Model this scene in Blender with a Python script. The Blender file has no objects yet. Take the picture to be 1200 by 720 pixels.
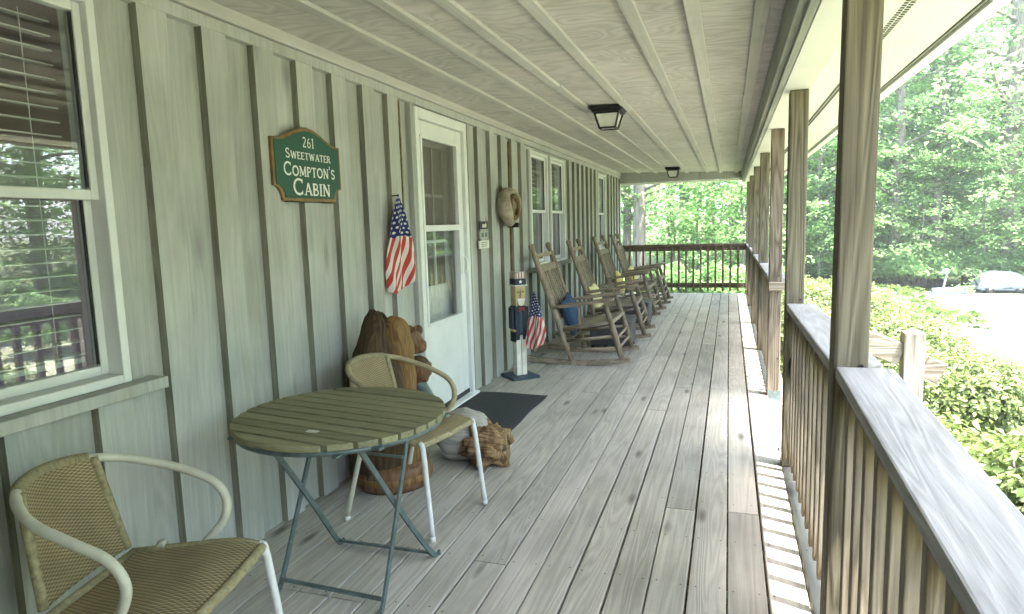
import bpy, math, random
from mathutils import Vector, Matrix
import numpy as np
R = math.radians
SC = bpy.context.scene
COL = SC.collection
random.seed(7)

# ------------------------------------------------------------------ camera, sky, sun, exposure
def make_camera():
    yaw, pitch, roll = R(-18.36), R(-7.12), R(-1.668)
    cy, sy, cp, sp = math.cos(yaw), math.sin(yaw), math.cos(pitch), math.sin(pitch)
    f = Vector((sy*cp, cy*cp, sp)); r = Vector((cy, -sy, 0)); u = r.cross(f)
    c, s = math.cos(roll), math.sin(roll)
    r2 = c*r + s*u; u2 = -s*r + c*u
    cd = bpy.data.cameras.new('camera'); cd.sensor_width = 36; cd.sensor_fit = 'HORIZONTAL'
    cd.lens = 770/1200*36; cd.clip_start = 0.02; cd.clip_end = 2000
    o = bpy.data.objects.new('camera', cd); COL.objects.link(o)
    m = Matrix((r2, u2, -f)).transposed().to_4x4(); m.translation = Vector((0, 0, 1.4))
    o.matrix_world = m
    SC.camera = o
make_camera()
SUN_EL = R(69.2)
SUN_DIR = Vector((0.934*math.cos(SUN_EL), -0.358*math.cos(SUN_EL), math.sin(SUN_EL)))   # towards the sun
w = bpy.data.worlds.new('World'); SC.world = w; w.use_nodes = True
nt = w.node_tree; nt.nodes.clear()
sky = nt.nodes.new('ShaderNodeTexSky'); sky.sky_type = 'NISHITA'; sky.sun_disc = False
sky.sun_elevation = SUN_EL; sky.sun_rotation = math.atan2(SUN_DIR.x, SUN_DIR.y)
sky.air_density = 1.0; sky.dust_density = 2.5; sky.ozone_density = 1.0
bg = nt.nodes.new('ShaderNodeBackground'); bg.inputs['Strength'].default_value = 0.15
wo = nt.nodes.new('ShaderNodeOutputWorld')
nt.links.new(sky.outputs[0], bg.inputs['Color']); nt.links.new(bg.outputs[0], wo.inputs['Surface'])
sl = bpy.data.lights.new('sun', 'SUN'); sl.energy = 2.6; sl.angle = R(0.6); sl.color = (1.0, 0.965, 0.91)
so = bpy.data.objects.new('sun', sl); COL.objects.link(so)
so.rotation_euler = SUN_DIR.to_track_quat('Z', 'Y').to_euler(); so.location = (6, -3, 15)
SC.view_settings.view_transform = 'Standard'; SC.view_settings.look = 'None'
SC.view_settings.exposure = 3.85; SC.view_settings.gamma = 1.0; SC.view_settings.use_curve_mapping = False
SC.render.engine = 'CYCLES'
SC.cycles.max_bounces = 10; SC.cycles.diffuse_bounces = 6; SC.cycles.transparent_max_bounces = 12
SC.cycles.caustics_reflective = False; SC.cycles.caustics_refractive = False

# ------------------------------------------------------------------ mesh builder
class MB:
    def __init__(s): s.v = []; s.f = []; s.r = []; s.uv = {}; s.sm = []
    def add(s, vs, fs, rnd=None, smooth=False):
        if rnd is None: rnd = random.random()
        b = len(s.v); s.v += [tuple(p) for p in vs]; s.r += [rnd]*len(vs)
        for f in fs: s.f.append(tuple(i+b for i in f)); s.sm.append(smooth)
        return b
    def box(s, x0, x1, y0, y1, z0, z1, rnd=None):
        vs = [(x, y, z) for z in (z0, z1) for y in (y0, y1) for x in (x0, x1)]
        s.add(vs, [(0,2,3,1),(4,5,7,6),(0,1,5,4),(2,6,7,3),(0,4,6,2),(1,3,7,5)], rnd); return s
    def beam(s, p, q, w, h, up=(0,0,1), rnd=None, taper=1.0):
        p = Vector(p); q = Vector(q); d = (q-p).normalized(); up = Vector(up)
        a = d.cross(up)
        if a.length < 1e-4: a = d.cross(Vector((1,0,0)))
        a.normalize(); b = a.cross(d).normalized()
        vs = []
        for c, k in ((p,1.0),(q,taper)):
            for i, j in ((-1,-1),(1,-1),(1,1),(-1,1)): vs.append(c + a*(w/2*i*k) + b*(h/2*j*k))
        s.add(vs, [(0,1,2,3),(7,6,5,4),(0,4,5,1),(1,5,6,2),(2,6,7,3),(3,7,4,0)], rnd); return s
    def tube(s, pts, rad, n=10, closed=False, rnd=None, sx=1.0):
        pts = [Vector(p) for p in pts]; m = len(pts)
        rs = rad if isinstance(rad, (list, tuple)) else [rad]*m
        vs = []; fs = []
        ref = None
        for i in range(m):
            if closed: d = pts[(i+1) % m]-pts[i-1]
            else: d = pts[min(i+1, m-1)]-pts[max(i-1, 0)]
            d.normalize()
            if ref is None:
                ref = d.cross(Vector((0,0,1)))
                if ref.length < 0.05: ref = d.cross(Vector((1,0,0)))
            ref = (ref - d*ref.dot(d)).normalized(); b = d.cross(ref)
            for k in range(n):
                a = 2*math.pi*k/n
                vs.append(pts[i] + ref*(math.cos(a)*rs[i]*sx) + b*(math.sin(a)*rs[i]))
        mm = m if closed else m-1
        for i in range(mm):
            for k in range(n):
                j = (i+1) % m
                fs.append((i*n+k, i*n+(k+1) % n, j*n+(k+1) % n, j*n+k))
        if not closed:
            fs.append(tuple(range(n-1, -1, -1))); fs.append(tuple((m-1)*n+k for k in range(n)))
        s.add(vs, fs, rnd, True); return s
    def prism(s, poly, off, rnd=None):
        n = len(poly); off = Vector(off)
        vs = [Vector(p) for p in poly] + [Vector(p)+off for p in poly]
        fs = [tuple(range(n-1, -1, -1)), tuple(range(n, 2*n))] + [(i, (i+1) % n, n+(i+1) % n, n+i) for i in range(n)]
        s.add(vs, fs, rnd); return s
    def lathe(s, prof, c=(0,0,0), n=20, rnd=None):
        vs = []; fs = []; m = len(prof)
        for r, z in prof:
            for k in range(n):
                a = 2*math.pi*k/n; vs.append((c[0]+r*math.cos(a), c[1]+r*math.sin(a), c[2]+z))
        for i in range(m-1):
            for k in range(n): fs.append((i*n+k, i*n+(k+1) % n, (i+1)*n+(k+1) % n, (i+1)*n+k))
        fs.append(tuple(range(n-1, -1, -1))); fs.append(tuple((m-1)*n+k for k in range(n)))
        s.add(vs, fs, rnd, True); return s
    def grid(s, fn, nu, nv, rnd=None, smooth=True, uv=True):
        vs = [fn(i/nu, j/nv) for j in range(nv+1) for i in range(nu+1)]
        fs = [(j*(nu+1)+i, j*(nu+1)+i+1, (j+1)*(nu+1)+i+1, (j+1)*(nu+1)+i) for j in range(nv) for i in range(nu)]
        b = s.add(vs, fs, rnd, smooth)
        for j in range(nv+1):
            for i in range(nu+1): s.uv[b+j*(nu+1)+i] = (i/nu, j/nv)
        return s
    def blob(s, c, r, n=14, amp=0.06, seed=0, rnd=None, squash=None, freq=3.0, groove=0.0):
        from mathutils import noise
        vs = []; fs = []; c = Vector(c); m = n
        for j in range(m+1):
            th = math.pi*j/m
            for i in range(2*n):
                ph = math.pi*i/n
                d = Vector((math.sin(th)*math.cos(ph), math.sin(th)*math.sin(ph), math.cos(th)))
                k = 1+amp*noise.noise(d*freq+Vector((seed*7.1, seed*3.3, seed)))*2+groove*noise.noise(Vector((d.x*11, d.y*11, d.z*3.2))+Vector((seed, 0, 0)))
                p = Vector((d.x*r[0]*k, d.y*r[1]*k, d.z*r[2]*k))
                if squash: p = squash(p)
                vs.append(c+p)
        for j in range(m):
            for i in range(2*n):
                fs.append((j*2*n+i, (j+1)*2*n+i, (j+1)*2*n+(i+1) % (2*n), j*2*n+(i+1) % (2*n)))
        s.add(vs, fs, rnd, True); return s
    def build(s, name, mat, parent=None, bevel=0, base=(0,0,0), solid=0, sub=0):
        me = bpy.data.meshes.new(name)
        bx = Vector(base)
        me.from_pydata([Vector(p)-bx for p in s.v], [], s.f)
        a = me.attributes.new('rnd', 'FLOAT', 'POINT'); a.data.foreach_set('value', s.r)
        me.polygons.foreach_set('use_smooth', s.sm)
        if s.uv:
            ul = me.uv_layers.new(name='UVMap')
            for l in me.loops: ul.data[l.index].uv = s.uv.get(l.vertex_index, (0, 0))
        if mat: me.materials.append(mat)
        me.validate(); me.update()
        o = bpy.data.objects.new(name, me); COL.objects.link(o)
        if parent: o.parent = parent
        if bevel:
            b = o.modifiers.new('bevel', 'BEVEL'); b.width = bevel; b.segments = 2; b.limit_method = 'ANGLE'; b.angle_limit = R(40)
        if solid:
            b = o.modifiers.new('solid', 'SOLIDIFY'); b.thickness = solid; b.offset = 0
        if sub:
            b = o.modifiers.new('sub', 'SUBSURF'); b.levels = sub; b.render_levels = sub
        return o
def build_each(mb, name, mat, parent, bevel=0, base=(0,0,0)):
    """every separate piece of the builder becomes an object of its own"""
    n = len(mb.v); root = list(range(n))
    def find(i):
        while root[i] != i: root[i] = root[root[i]]; i = root[i]
        return i
    for f in mb.f:
        a = find(f[0])
        for j in f[1:]: root[find(j)] = a
    groups = {}
    for k, f in enumerate(mb.f): groups.setdefault(find(f[0]), []).append(k)
    out = []
    for g in groups.values():
        q = MB(); mp = {}
        for k in g:
            for i in mb.f[k]:
                if i not in mp: mp[i] = len(q.v); q.v.append(mb.v[i]); q.r.append(mb.r[i])
            q.f.append(tuple(mp[i] for i in mb.f[k])); q.sm.append(mb.sm[k])
        out.append(q.build(name, mat, parent, bevel, base))
    return out
def spline(pts, n=8, closed=False):
    P = [Vector(p) for p in pts]; m = len(P); out = []
    rng = range(m if closed else m-1)
    for i in rng:
        if closed: a, b, c, d = P[i-1], P[i], P[(i+1) % m], P[(i+2) % m]
        else: a, b, c, d = P[max(i-1,0)], P[i], P[i+1], P[min(i+2,m-1)]
        for k in range(n):
            t = k/n
            out.append(0.5*((2*b)+(c-a)*t+(2*a-5*b+4*c-d)*t*t+(3*b-a-3*c+d)*t**3))
    if not closed: out.append(P[-1])
    return out
def tag(o, label, cat, group=None, kind=None):
    o['label'] = label; o['category'] = cat
    if group: o['group'] = group
    if kind: o['kind'] = kind
    return o
def thing(name, label, cat, loc=(0,0,0), rz=0, group=None):
    o = bpy.data.objects.new(name, None); COL.objects.link(o); o.empty_display_size = 0.1
    o.location = loc; o.rotation_euler = (0,0,rz)
    return tag(o, label, cat, group)
def copy_thing(src, loc, rz, label, group=None, scale=None):
    def rec(o, par):
        c = o.copy(); COL.objects.link(c)
        c.parent = par
        for ch in KIDS.get(o.name, []): rec(ch, c)
        return c
    r = rec(src, None); r.location = loc; r.rotation_euler = (0,0,rz)
    if scale: r.scale = scale if hasattr(scale, '__len__') else (scale,)*3
    r['label'] = label
    if group: r['group'] = group
    return r
KIDS = {}
def index_kids():
    KIDS.clear()
    for o in bpy.data.objects:
        if o.parent: KIDS.setdefault(o.parent.name, []).append(o)

# ------------------------------------------------------------------ materials
def new_mat(name):
    m = bpy.data.materials.new(name); m.use_nodes = True
    n = m.node_tree; return m, n, n.nodes['Principled BSDF']
def N(nt, typ, **kw):
    n = nt.nodes.new(typ)
    for k, v in kw.items(): setattr(n, k, v)
    return n
def math_n(nt, op, a, b=None, c=None):
    n = N(nt, 'ShaderNodeMath', operation=op)
    for i, x in enumerate((a, b, c)):
        if x is None: continue
        if isinstance(x, (int, float)): n.inputs[i].default_value = x
        else: nt.links.new(x, n.inputs[i])
    return n.outputs[0]
def ramp(nt, fac, stops):
    n = N(nt, 'ShaderNodeValToRGB'); e = n.color_ramp.elements
    while len(e) < len(stops): e.new(0.5)
    for el, (p, c) in zip(e, stops): el.position = p; el.color = (*c, 1) if len(c) == 3 else c
    nt.links.new(fac, n.inputs[0]); return n.outputs[0]
def mixc(nt, fac, a, b, mode='MIX'):
    n = N(nt, 'ShaderNodeMix', data_type='RGBA', blend_type=mode)
    for i, x in ((0, fac), (6, a), (7, b)):
        if isinstance(x, (int, float)): n.inputs[i].default_value = x
        elif isinstance(x, tuple): n.inputs[i].default_value = (*x, 1)
        else: nt.links.new(x, n.inputs[i])
    return n.outputs[2]
def coords(nt, scale, offs=True, kind='Object'):
    tc = N(nt, 'ShaderNodeTexCoord'); v = tc.outputs[kind]
    if offs:
        at = N(nt, 'ShaderNodeAttribute', attribute_name='rnd')
        oi = N(nt, 'ShaderNodeObjectInfo')
        k = math_n(nt, 'ADD', math_n(nt, 'MULTIPLY', at.outputs['Fac'], 41.7), math_n(nt, 'MULTIPLY', oi.outputs['Random'], 23.1))
        cb = N(nt, 'ShaderNodeCombineXYZ')
        nt.links.new(k, cb.inputs[0]); nt.links.new(math_n(nt, 'MULTIPLY', k, 1.7), cb.inputs[1]); nt.links.new(math_n(nt, 'MULTIPLY', k, 0.63), cb.inputs[2])
        ad = N(nt, 'ShaderNodeVectorMath', operation='ADD'); nt.links.new(v, ad.inputs[0]); nt.links.new(cb.outputs[0], ad.inputs[1]); v = ad.outputs[0]
    def sc(s):
        mp = N(nt, 'ShaderNodeVectorMath', operation='MULTIPLY'); nt.links.new(v, mp.inputs[0]); mp.inputs[1].default_value = s
        return mp.outputs[0]
    return sc
def noise(nt, vec, scale=1, detail=4, rough=0.55, dist=0):
    n = N(nt, 'ShaderNodeTexNoise'); n.inputs['Scale'].default_value = scale; n.inputs['Detail'].default_value = detail
    n.inputs['Roughness'].default_value = rough; n.inputs['Distortion'].default_value = dist
    if vec is not None: nt.links.new(vec, n.inputs['Vector'])
    return n.outputs['Fac']
def wood(name, light, dark, axis='Y', fine=70, along=2.0, ring=0.5, knots=0.6, var=0.25, rough=0.8, bump=0.25, stain=None, ringscale=(0.5, 6), spec=0.25, stainamt=0.5, gk=1.3, ksize=1.0, kscale=(2.1, 5.2), blotch=0.5):
    m, nt, bs = new_mat(name)
    ax = 'XYZ'.index(axis)
    def s3(a, c): t = [c, c, c]; t[ax] = a; return tuple(t)
    sc = coords(nt, None)
    g = noise(nt, sc(s3(along, fine)), 1, 5, 0.62, 0.4)
    low = noise(nt, sc(s3(*ringscale)), 1, 2, 0.5, 0.6)
    rg = math_n(nt, 'PINGPONG', math_n(nt, 'MULTIPLY', low, 14.0), 0.5)
    rg = math_n(nt, 'MULTIPLY', math_n(nt, 'SUBTRACT', rg, 0.25), ring)
    f = math_n(nt, 'ADD', math_n(nt, 'MULTIPLY', math_n(nt, 'SUBTRACT', g, 0.5), gk), math_n(nt, 'ADD', rg, 0.5))
    c = ramp(nt, f, [(0.15, dark), (0.75, light)])
    # blotchy weathering
    bl = noise(nt, sc((1.7, 1.7, 1.7)), 1, 4, 0.6)
    at = N(nt, 'ShaderNodeAttribute', attribute_name='rnd')
    k = math_n(nt, 'ADD', math_n(nt, 'MULTIPLY', math_n(nt, 'SUBTRACT', at.outputs['Fac'], 0.5), var), math_n(nt, 'ADD', math_n(nt, 'MULTIPLY', math_n(nt, 'SUBTRACT', bl, 0.5), blotch), 1.0))
    hs = N(nt, 'ShaderNodeCombineColor'); 
    for i in range(3): nt.links.new(k, hs.inputs[i])
    c = mixc(nt, 1.0, c, hs.outputs[0], 'MULTIPLY')
    h = g
    if knots:
        vo = N(nt, 'ShaderNodeTexVoronoi'); vo.inputs['Scale'].default_value = 1.0
        nt.links.new(sc(s3(*kscale)), vo.inputs['Vector'])
        kn = ramp(nt, vo.outputs['Distance'], [(0.03*ksize, (1,1,1)), (0.13*ksize, (0,0,0))])
        km = math_n(nt, 'MULTIPLY', kn, knots)
        c = mixc(nt, km, c, tuple(x*0.35 for x in dark))
    if stain:
        sn = noise(nt, sc(s3(1.1, 4.0)), 1, 5, 0.6)
        sf = ramp(nt, sn, [(0.56, (0,0,0)), (0.75, (stainamt,)*3)])
        c = mixc(nt, sf, c, stain)
    nt.links.new(c, bs.inputs['Base Color'])
    bs.inputs['Roughness'].default_value = rough; bs.inputs['Specular IOR Level'].default_value = spec
    bp = N(nt, 'ShaderNodeBump'); bp.inputs['Strength'].default_value = bump; bp.inputs['Distance'].default_value = 0.006
    nt.links.new(f, bp.inputs['Height']); nt.links.new(bp.outputs[0], bs.inputs['Normal'])
    return m
def plain(name, col, rough=0.6, metal=0, var=0.15, scale=12, bump=0.0, spec=0.4, col2=None):
    m, nt, bs = new_mat(name)
    sc = coords(nt, None)
    f = noise(nt, sc((1,1,1)), scale, 5, 0.6)
    c2 = col2 or tuple(x*(1-var*1.8) for x in col)
    c = ramp(nt, f, [(0.3, c2), (0.65, col)])
    nt.links.new(c, bs.inputs['Base Color'])
    rr = math_n(nt, 'ADD', math_n(nt, 'MULTIPLY', f, 0.2), rough-0.1)
    nt.links.new(rr, bs.inputs['Roughness']); bs.inputs['Metallic'].default_value = metal
    bs.inputs['Specular IOR Level'].default_value = spec
    if bump:
        bp = N(nt, 'ShaderNodeBump'); bp.inputs['Strength'].default_value = bump; bp.inputs['Distance'].default_value = 0.004
        nt.links.new(noise(nt, sc((1,1,1)), scale*6, 4), bp.inputs['Height']); nt.links.new(bp.outputs[0], bs.inputs['Normal'])
    return m
def leafmat(name, stops, trans=0.45, tcol=(0.22, 0.34, 0.06)):
    m, nt, bs = new_mat(name)
    at = N(nt, 'ShaderNodeAttribute', attribute_name='rnd')
    oi = N(nt, 'ShaderNodeObjectInfo')
    f = math_n(nt, 'ADD', math_n(nt, 'MULTIPLY', at.outputs['Fac'], 0.8), math_n(nt, 'MULTIPLY', oi.outputs['Random'], 0.2))
    c = ramp(nt, f, stops)
    nt.links.new(c, bs.inputs['Base Color']); bs.inputs['Roughness'].default_value = 0.45; bs.inputs['Specular IOR Level'].default_value = 0.35
    tr = N(nt, 'ShaderNodeBsdfTranslucent')
    tcn = mixc(nt, 0.5, c, tcol); nt.links.new(tcn, tr.inputs['Color'])
    mx = N(nt, 'ShaderNodeMixShader'); mx.inputs[0].default_value = trans
    nt.links.new(bs.outputs[0], mx.inputs[1]); nt.links.new(tr.outputs[0], mx.inputs[2])
    nt.links.new(mx.outputs[0], nt.nodes['Material Output'].inputs['Surface'])
    return m
def glassmat(name, ior=1.5, tint=(0.9, 0.93, 0.92), gl=(1,1,1)):
    m = bpy.data.materials.new(name); m.use_nodes = True; nt = m.node_tree; nt.nodes.clear()
    tc = N(nt, 'ShaderNodeTexCoord')
    fr = N(nt, 'ShaderNodeFresnel'); ge = N(nt, 'ShaderNodeNewGeometry')
    nt.links.new(math_n(nt, 'ADD', ior, math_n(nt, 'MULTIPLY', ge.outputs['Backfacing'], 1/ior-ior)), fr.inputs['IOR'])
    bp = N(nt, 'ShaderNodeBump'); bp.inputs['Strength'].default_value = 0.012; bp.inputs['Distance'].default_value = 0.02
    nz = N(nt, 'ShaderNodeTexNoise'); nz.inputs['Scale'].default_value = 4.0; nz.inputs['Detail'].default_value = 1
    nt.links.new(tc.outputs['Object'], nz.inputs['Vector']); nt.links.new(nz.outputs['Fac'], bp.inputs['Height'])
    t = N(nt, 'ShaderNodeBsdfTransparent'); t.inputs[0].default_value = (*tint, 1)
    g = N(nt, 'ShaderNodeBsdfGlossy'); g.inputs['Roughness'].default_value = 0.01; g.inputs['Color'].default_value = (*gl, 1)
    nt.links.new(bp.outputs[0], g.inputs['Normal'])
    mx = N(nt, 'ShaderNodeMixShader'); nt.links.new(fr.outputs[0], mx.inputs[0])
    nt.links.new(t.outputs[0], mx.inputs[1]); nt.links.new(g.outputs[0], mx.inputs[2])
    o = N(nt, 'ShaderNodeOutputMaterial'); nt.links.new(mx.outputs[0], o.inputs['Surface'])
    return m
M = {}
M['deck'] = wood('deck_wood', (0.43,0.405,0.345), (0.285,0.265,0.222), 'Y', 80, 1.5, 0.75, 0.9, 0.22, 0.7, 0.3, stainamt=0.4, stain=(0.205,0.185,0.14), ringscale=(0.40, 7), spec=0.35, gk=0.75, ksize=1.15, kscale=(1.5, 5.5), blotch=0.75)
M['siding'] = wood('painted_siding', (0.435,0.44,0.405), (0.315,0.325,0.292), 'Z', 50, 1.1, 0.42, 0.5, 0.16, 0.75, 0.5, stain=(0.27,0.255,0.18), stainamt=0.55, ringscale=(0.45, 6), gk=0.95, ksize=1.3, kscale=(1.4, 4.2), blotch=0.7)
M['shaded_edge'] = wood('shaded_raw_board_edge', (0.26,0.26,0.205), (0.145,0.145,0.105), 'Z', 30, 2.5, 0.5, 0.2, 0.3, 0.9, 0.4, stain=(0.16,0.11,0.04), stainamt=0.5)  # raw board sides with brown stain, darkened to put shade into the colour
M['batten_end'] = plain('gap_dark', (0.05,0.045,0.03), 0.9)
M['ceil'] = wood('painted_ceiling', (0.50,0.48,0.45), (0.37,0.352,0.325), 'X', 18, 3.0, 0.95, 0.12, 0.12, 0.7, 0.25, stain=(0.45,0.385,0.36), stainamt=0.6, ringscale=(1.4, 2.6), gk=0.7, blotch=0.6)
M['ceilbat'] = wood('painted_ceiling_strip', (0.482,0.469,0.434), (0.387,0.378,0.348), 'Y', 40, 1.5, 0.2, 0.3, 0.12, 0.65, 0.2)
M['beamgrey'] = wood('grey_beam_paint', (0.34,0.35,0.31), (0.24,0.25,0.215), 'Y', 45, 1.2, 0.4, 0.4, 0.1, 0.75, 0.3)
M['white'] = plain('white_paint', (0.702,0.711,0.684), 0.45, 0, 0.07, 4)
M['vinyl'] = plain('white_vinyl', (0.741,0.731,0.684), 0.5, 0, 0.06, 2.5)
M['alum'] = plain('white_gutter_metal', (0.82,0.82,0.80), 0.35, 0, 0.04, 3)
M['postwood'] = wood('treated_post_wood', (0.165,0.145,0.098), (0.06,0.05,0.031), 'Z', 60, 1.1, 0.9, 0.5, 0.3, 0.8, 0.45, stain=(0.10,0.085,0.05), stainamt=0.6)
M['railwood'] = wood('rail_wood', (0.212,0.183,0.128), (0.093,0.076,0.051), 'Y', 60, 1.3, 0.8, 0.5, 0.3, 0.8, 0.4)
M['balwood'] = wood('baluster_wood', (0.238,0.200,0.140), (0.111,0.089,0.060), 'Z', 60, 1.6, 0.7, 0.3, 0.4, 0.8, 0.4)
M['capwood'] = wood('cap_wood', (0.305,0.305,0.295), (0.19,0.19,0.182), 'Y', 70, 1.4, 0.6, 0.6, 0.2, 0.75, 0.4, stain=(0.12,0.11,0.095), stainamt=0.7, gk=0.9)
M['endrail'] = wood('end_rail_wood', (0.17,0.125,0.075), (0.075,0.052,0.03), 'X', 55, 1.5, 0.7, 0.4, 0.3, 0.8, 0.4)
M['endbal'] = wood('end_baluster_wood', (0.17,0.13,0.08), (0.075,0.055,0.033), 'Z', 55, 1.5, 0.7, 0.4, 0.3, 0.8, 0.4)
M['stairwood'] = wood('stair_wood', (0.28,0.24,0.185), (0.17,0.14,0.10), 'X', 55, 1.4, 0.9, 0.5, 0.3, 0.8, 0.5)
M['stairpost'] = wood('stair_post_wood', (0.29,0.26,0.21), (0.08,0.068,0.052), 'Z', 50, 1.4, 0.9, 0.5, 0.3, 0.85, 0.6)
M['rocker'] = wood('rocker_wood', (0.275,0.222,0.155), (0.11,0.086,0.058), 'Z', 45, 4, 0.7, 0.25, 0.35, 0.72, 0.35)
M['rockerx'] = wood('rocker_wood_flat', (0.305,0.25,0.178), (0.13,0.102,0.07), 'X', 45, 4, 0.8, 0.25, 0.35, 0.72, 0.35)
M['tabletop'] = wood('olive_table_slat', (0.230,0.217,0.123), (0.128,0.119,0.061), 'X', 90, 3.5, 0.35, 0.15, 0.35, 0.6, 0.3, stain=(0.111,0.089,0.047), stainamt=0.35, spec=0.4)
M['tablemetal'] = plain('blue_grey_metal', (0.13,0.17,0.165), 0.5, 0.3, 0.25, 25)
M['cream'] = plain('cream_tube', (0.546,0.528,0.431), 0.4, 0, 0.12, 20)
M['whitetube'] = plain('white_tube', (0.666,0.666,0.630), 0.35, 0, 0.1, 20)
M['mat'] = plain('black_mat_rubber', (0.035,0.037,0.038), 0.85, 0, 0.3, 40, 0.6)
M['black'] = plain('black_metal', (0.012,0.012,0.012), 0.45, 0.0, 0.2, 20)
M['blackrub'] = plain('black_plastic', (0.02,0.02,0.022), 0.5, 0, 0.2, 20)
M['frost'] = plain('lamp_glass', (0.70,0.70,0.64), 0.25, 0, 0.12, 14)
M['dark'] = plain('dark_room', (0.20,0.185,0.15), 0.9, 0, 0.2, 2)
M['curtain'] = plain('room_wall', (0.42,0.33,0.29), 0.9, 0, 0.2, 2)
M['blind'] = plain('blind_slat', (0.62,0.62,0.58), 0.5, 0, 0.05, 3)
M['glass'] = glassmat('window_glass', 2.3)
M['doorglass'] = glassmat('door_glass', 2.3)
M['bronze'] = plain('window_dark_seal', (0.03,0.03,0.028), 0.6)
def screenmat():
    m, nt, bs = new_mat('insect_screen_mesh'); bs.inputs['Base Color'].default_value = (0.17,0.16,0.13,1); bs.inputs['Roughness'].default_value = 0.8
    t = N(nt, 'ShaderNodeBsdfTransparent'); mx = N(nt, 'ShaderNodeMixShader'); mx.inputs[0].default_value = 0.4
    nt.links.new(t.outputs[0], mx.inputs[1]); nt.links.new(bs.outputs[0], mx.inputs[2]); nt.links.new(mx.outputs[0], nt.nodes['Material Output'].inputs['Surface']); return m
M['screen'] = screenmat()
M['green'] = plain('sign_green', (0.018,0.085,0.052), 0.5, 0, 0.15, 6)
M['rim'] = plain('sign_bronze_rim', (0.26,0.155,0.06), 0.4, 0.25, 0.3, 14)
M['letter'] = plain('sign_lettering', (0.74,0.76,0.70), 0.5, 0, 0.05, 10)
M['blue'] = plain('blue_fabric', (0.035,0.075,0.15), 0.9, 0, 0.25, 30, 0.5)
M['yellow'] = plain('yellow_fabric', (0.72,0.55,0.10), 0.9, 0, 0.2, 30, 0.5, col2=(0.75,0.68,0.36))
M['navy'] = plain('navy_paint', (0.014,0.024,0.042), 0.6, 0, 0.2, 15)
M['slate'] = plain('slate_paint', (0.045,0.075,0.105), 0.6, 0, 0.2, 15)
M['skin'] = plain('carved_face_paint', (0.52,0.40,0.22), 0.7, 0, 0.2, 15)
M['offwhite'] = plain('offwhite_paint', (0.68,0.66,0.58), 0.6, 0, 0.15, 12)
M['red'] = plain('red_paint', (0.26,0.05,0.03), 0.6, 0, 0.2, 12)
M['bear_dark'] = wood('dark_carved_wood', (0.105,0.066,0.032), (0.035,0.022,0.012), 'Z', 30, 4, 0.7, 0.2, 0.2, 0.75, 0.9)
M['bear_light'] = wood('honey_carved_wood', (0.25,0.145,0.052), (0.10,0.052,0.018), 'Z', 30, 4, 0.7, 0.4, 0.2, 0.7, 0.8)
M['bear_red'] = wood('reddish_carved_wood', (0.20,0.105,0.05), (0.075,0.038,0.018), 'Z', 30, 5, 0.8, 0.4, 0.2, 0.5, 0.4)
M['stump'] = wood('rough_stump_wood', (0.27,0.175,0.085), (0.075,0.045,0.02), 'X', 16, 7, 0.9, 0.4, 0.3, 0.85, 0.9)
M['palebark'] = wood('pale_bark', (0.46,0.44,0.39), (0.27,0.25,0.21), 'X', 22, 5, 0.6, 0.3, 0.2, 0.85, 0.7)
M['leather'] = plain('worn_tan_leather', (0.36,0.31,0.22), 0.7, 0, 0.3, 18, 0.5)
M['leather_dark'] = plain('brown_leather', (0.15,0.09,0.035), 0.6, 0, 0.3, 18, 0.5)
M['wire'] = plain('twine', (0.20,0.19,0.16), 0.8)
M['resin'] = plain('dark_resin', (0.085,0.080,0.078), 0.6, 0, 0.25, 30, 0.4)
M['bark'] = wood('tree_bark', (0.23,0.205,0.17), (0.09,0.078,0.062), 'Z', 14, 2.0, 0.6, 0.3, 0.2, 0.9, 0.8)
M['shingle'] = plain('roof_shingle', (0.09,0.085,0.08), 0.9, 0, 0.3, 12)
M['tarp'] = plain('pale_tarp', (0.25,0.27,0.32), 0.6, 0, 0.1, 5)
M['bluegrey'] = plain('blue_grey_post', (0.24,0.30,0.38), 0.6, 0, 0.2, 8)
M['leafA'] = leafmat('leaf_tree', [(0.0,(0.10,0.185,0.06)), (0.45,(0.17,0.295,0.10)), (0.8,(0.23,0.36,0.125)), (1.0,(0.31,0.43,0.16))], 0.60, (0.46,0.70,0.32))
M['leafB'] = leafmat('leaf_bush', [(0.0,(0.06,0.095,0.03)), (0.5,(0.14,0.19,0.065)), (0.85,(0.22,0.27,0.10)), (1.0,(0.34,0.36,0.17))], 0.35, (0.24,0.32,0.07))
M['leafC'] = leafmat('leaf_ground', [(0.0,(0.035,0.08,0.02)), (0.6,(0.08,0.15,0.04)), (1.0,(0.16,0.22,0.07))], 0.4)
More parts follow.
